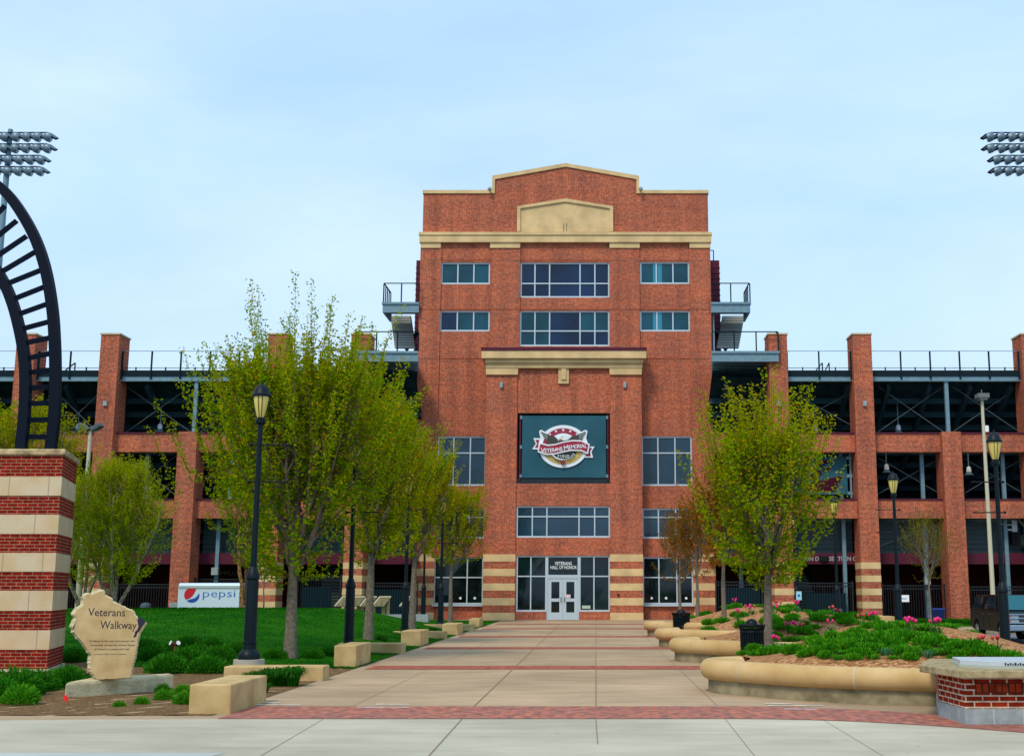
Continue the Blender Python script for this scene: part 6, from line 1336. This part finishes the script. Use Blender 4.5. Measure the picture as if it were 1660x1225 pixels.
for px, py in front_pts:
    p = drop(px, py, bed)
    if not p: continue
    placed.append(p[:2]); pi = i0 + rs.choice([0, 0, 1, 2]); sc = rs.uniform(.5, .92) * (.8 if py > 1060 and px < 1560 else 1)
    if (px, py) in ((1435, 1062), (1505, 1066), (1272, 1052)): pi = i0+3; sc = .8
    put(pi, p[0], p[1], p[2]-.03, (sc, sc), rs.uniform(0, 6), 'low green leafy plant growing in the wood chips of the ' + bedname(p[1]), 'plant', 'plants in the ' + bedname(p[1]))
while len(placed) < 150 and tries < 5000:
    tries += 1; x = rs.uniform(2.6, 9.2); y = rs.uniform(24, 57); z = bed(x, y)
    if z is None or (y < 29 and x < 6.2) or z < .47 or any(math.dist((x, y), q) < .62 for q in placed) or (x < 3.3 and rs.random() < .5): continue
    placed.append((x, y)); pi = i0 + rs.choice([0, 0, 1, 2]); sc = rs.uniform(.7, 1.15)
    put(pi, x, y, z-.03, (sc, sc), rs.uniform(0, 6), 'low green leafy plant growing in the wood chips of the ' + bedname(y), 'plant', 'plants in the ' + bedname(y))
MAG = mat('petal_magenta', (.62, .008, .14), .5, noise=(20, .25)); COR = mat('petal_coral', (.50, .05, .045), .5, noise=(20, .3)); STEM = mat('stem_green', (.03, .16, .02), .7)
def tulip_mesh(seed, n, m):
    rd = random.Random(seed); t = empty('tulip_clump'); mbs = MB(); mbf = MB()
    for i in range(n):
        a = rd.uniform(0, 6.28); q = rd.uniform(.03, .13); x, y = q*math.cos(a), q*math.sin(a)*.6; h = rd.uniform(.26, .36)
        mbs.tube([(x*.5, y*.5, 0), (x, y, h)], .006, 5); mbf.lathe([(.012, 0), (.036, .02), (.042, .05), (.034, .085), (.022, .10)], 9, (x, y, h-.01))
    for k in range(7):
        a = k*.9+rd.random(); c, s = math.cos(a), math.sin(a); mbs.add([(c*.02-s*.02, s*.02+c*.02, 0), (c*.02+s*.02, s*.02-c*.02, 0), (c*.09+s*.012, s*.09-c*.012, .14), (c*.15, s*.15, .19), (c*.09-s*.012, s*.09+c*.012, .14)], [(0, 1, 2, 3, 4)])
    mbs.build('stems', STEM, t, recalc=False); mbf.build('blooms', m, t, smooth=60); return t
tpro = [tulip_mesh(1, 5, MAG), tulip_mesh(2, 3, MAG), tulip_mesh(3, 4, COR)]; tus = set()
TU = [(1259, 1050, 0, 'big magenta tulip clump right behind the nearest planter edge'), (1279, 1026, 1, 'magenta tulips left in the pair behind the big clump'), (1288, 1025, 0, 'magenta tulips right in the pair behind the big clump'), (1299, 1027, 2, 'faint coral tulips beside the magenta pair'), (1348, 1024, 1, 'single tall magenta tulip group in mid bed'), (1293, 992, 1, 'magenta tulips on the crest before the striped column'), (1262, 990, 2, 'coral tulips on the crest just right of the maple trunk'), (1254, 998, 1, 'magenta tulips touching the right of the maple trunk'), (1211, 999, 1, 'magenta tulips above the litter bin'), (1220, 996, 2, 'coral tulips above the litter bin, right one'), (1196, 1006, 1, 'magenta tulips left of the litter bin lid'), (1190, 984, 1, 'small magenta tulips on the far crest left of the bin'), (1348, 996, 2, 'coral tulips on the crest by the domed bollard'), (1358, 1003, 2, 'coral tulips just below the domed bollard'), (1396, 1013, 2, 'coral tulips below the striped column'), (1414, 1012, 0, 'magenta tulips left of the distant stone block'), (1471, 1026, 1, 'magenta tulips at the left of the right-hand pair'), (1480, 1026, 0, 'magenta tulips at the right of the right-hand pair'), (1513, 1026, 2, 'coral tulips near the road side of the bed'), (1522, 1027, 0, 'magenta tulips near the road side of the bed'), (1590, 1055, 2, 'coral tulips at the low right end of the bed'), (1616, 1056, 2, 'coral tulips beside the nearest right lamp post')]
for px, py, k, lb in TU:
    p = drop(px, py, bed)
    if p is None:
        q = drop(px, py+8, bed)
        if q is None: continue
        p = q
    if k in tus: o = copy_tree(tpro[k])
    else: o = tpro[k]; tus.add(k)
    o.location = (p[0], p[1], p[2]-.02); o.rotation_euler[2] = rs.uniform(0, 6); tag(o, lb, 'tulips', 'tulip clumps in the planter beds'); s_ = .72 if p[1] < 34 else .95; o.scale = (s_, s_, s_)
# verge shrubs before the right wing
LV = protos[0]
for i, px in enumerate((1448, 1462, 1476, 1492, 1528, 1540, 1552, 1566, 1578)):
    x = X(px, 1003, 62.5+(i % 2)*.6); o = LV.copy(); COL.objects.link(o); o.location = (x, 62.5+(i % 2)*.6, -.06); o.scale = (1.25, 1.1, .75); o.rotation_euler[2] = i
    tag(o, 'low green shrub in the verge before the right wing fence', 'shrub', 'verge shrubs before the right wing')
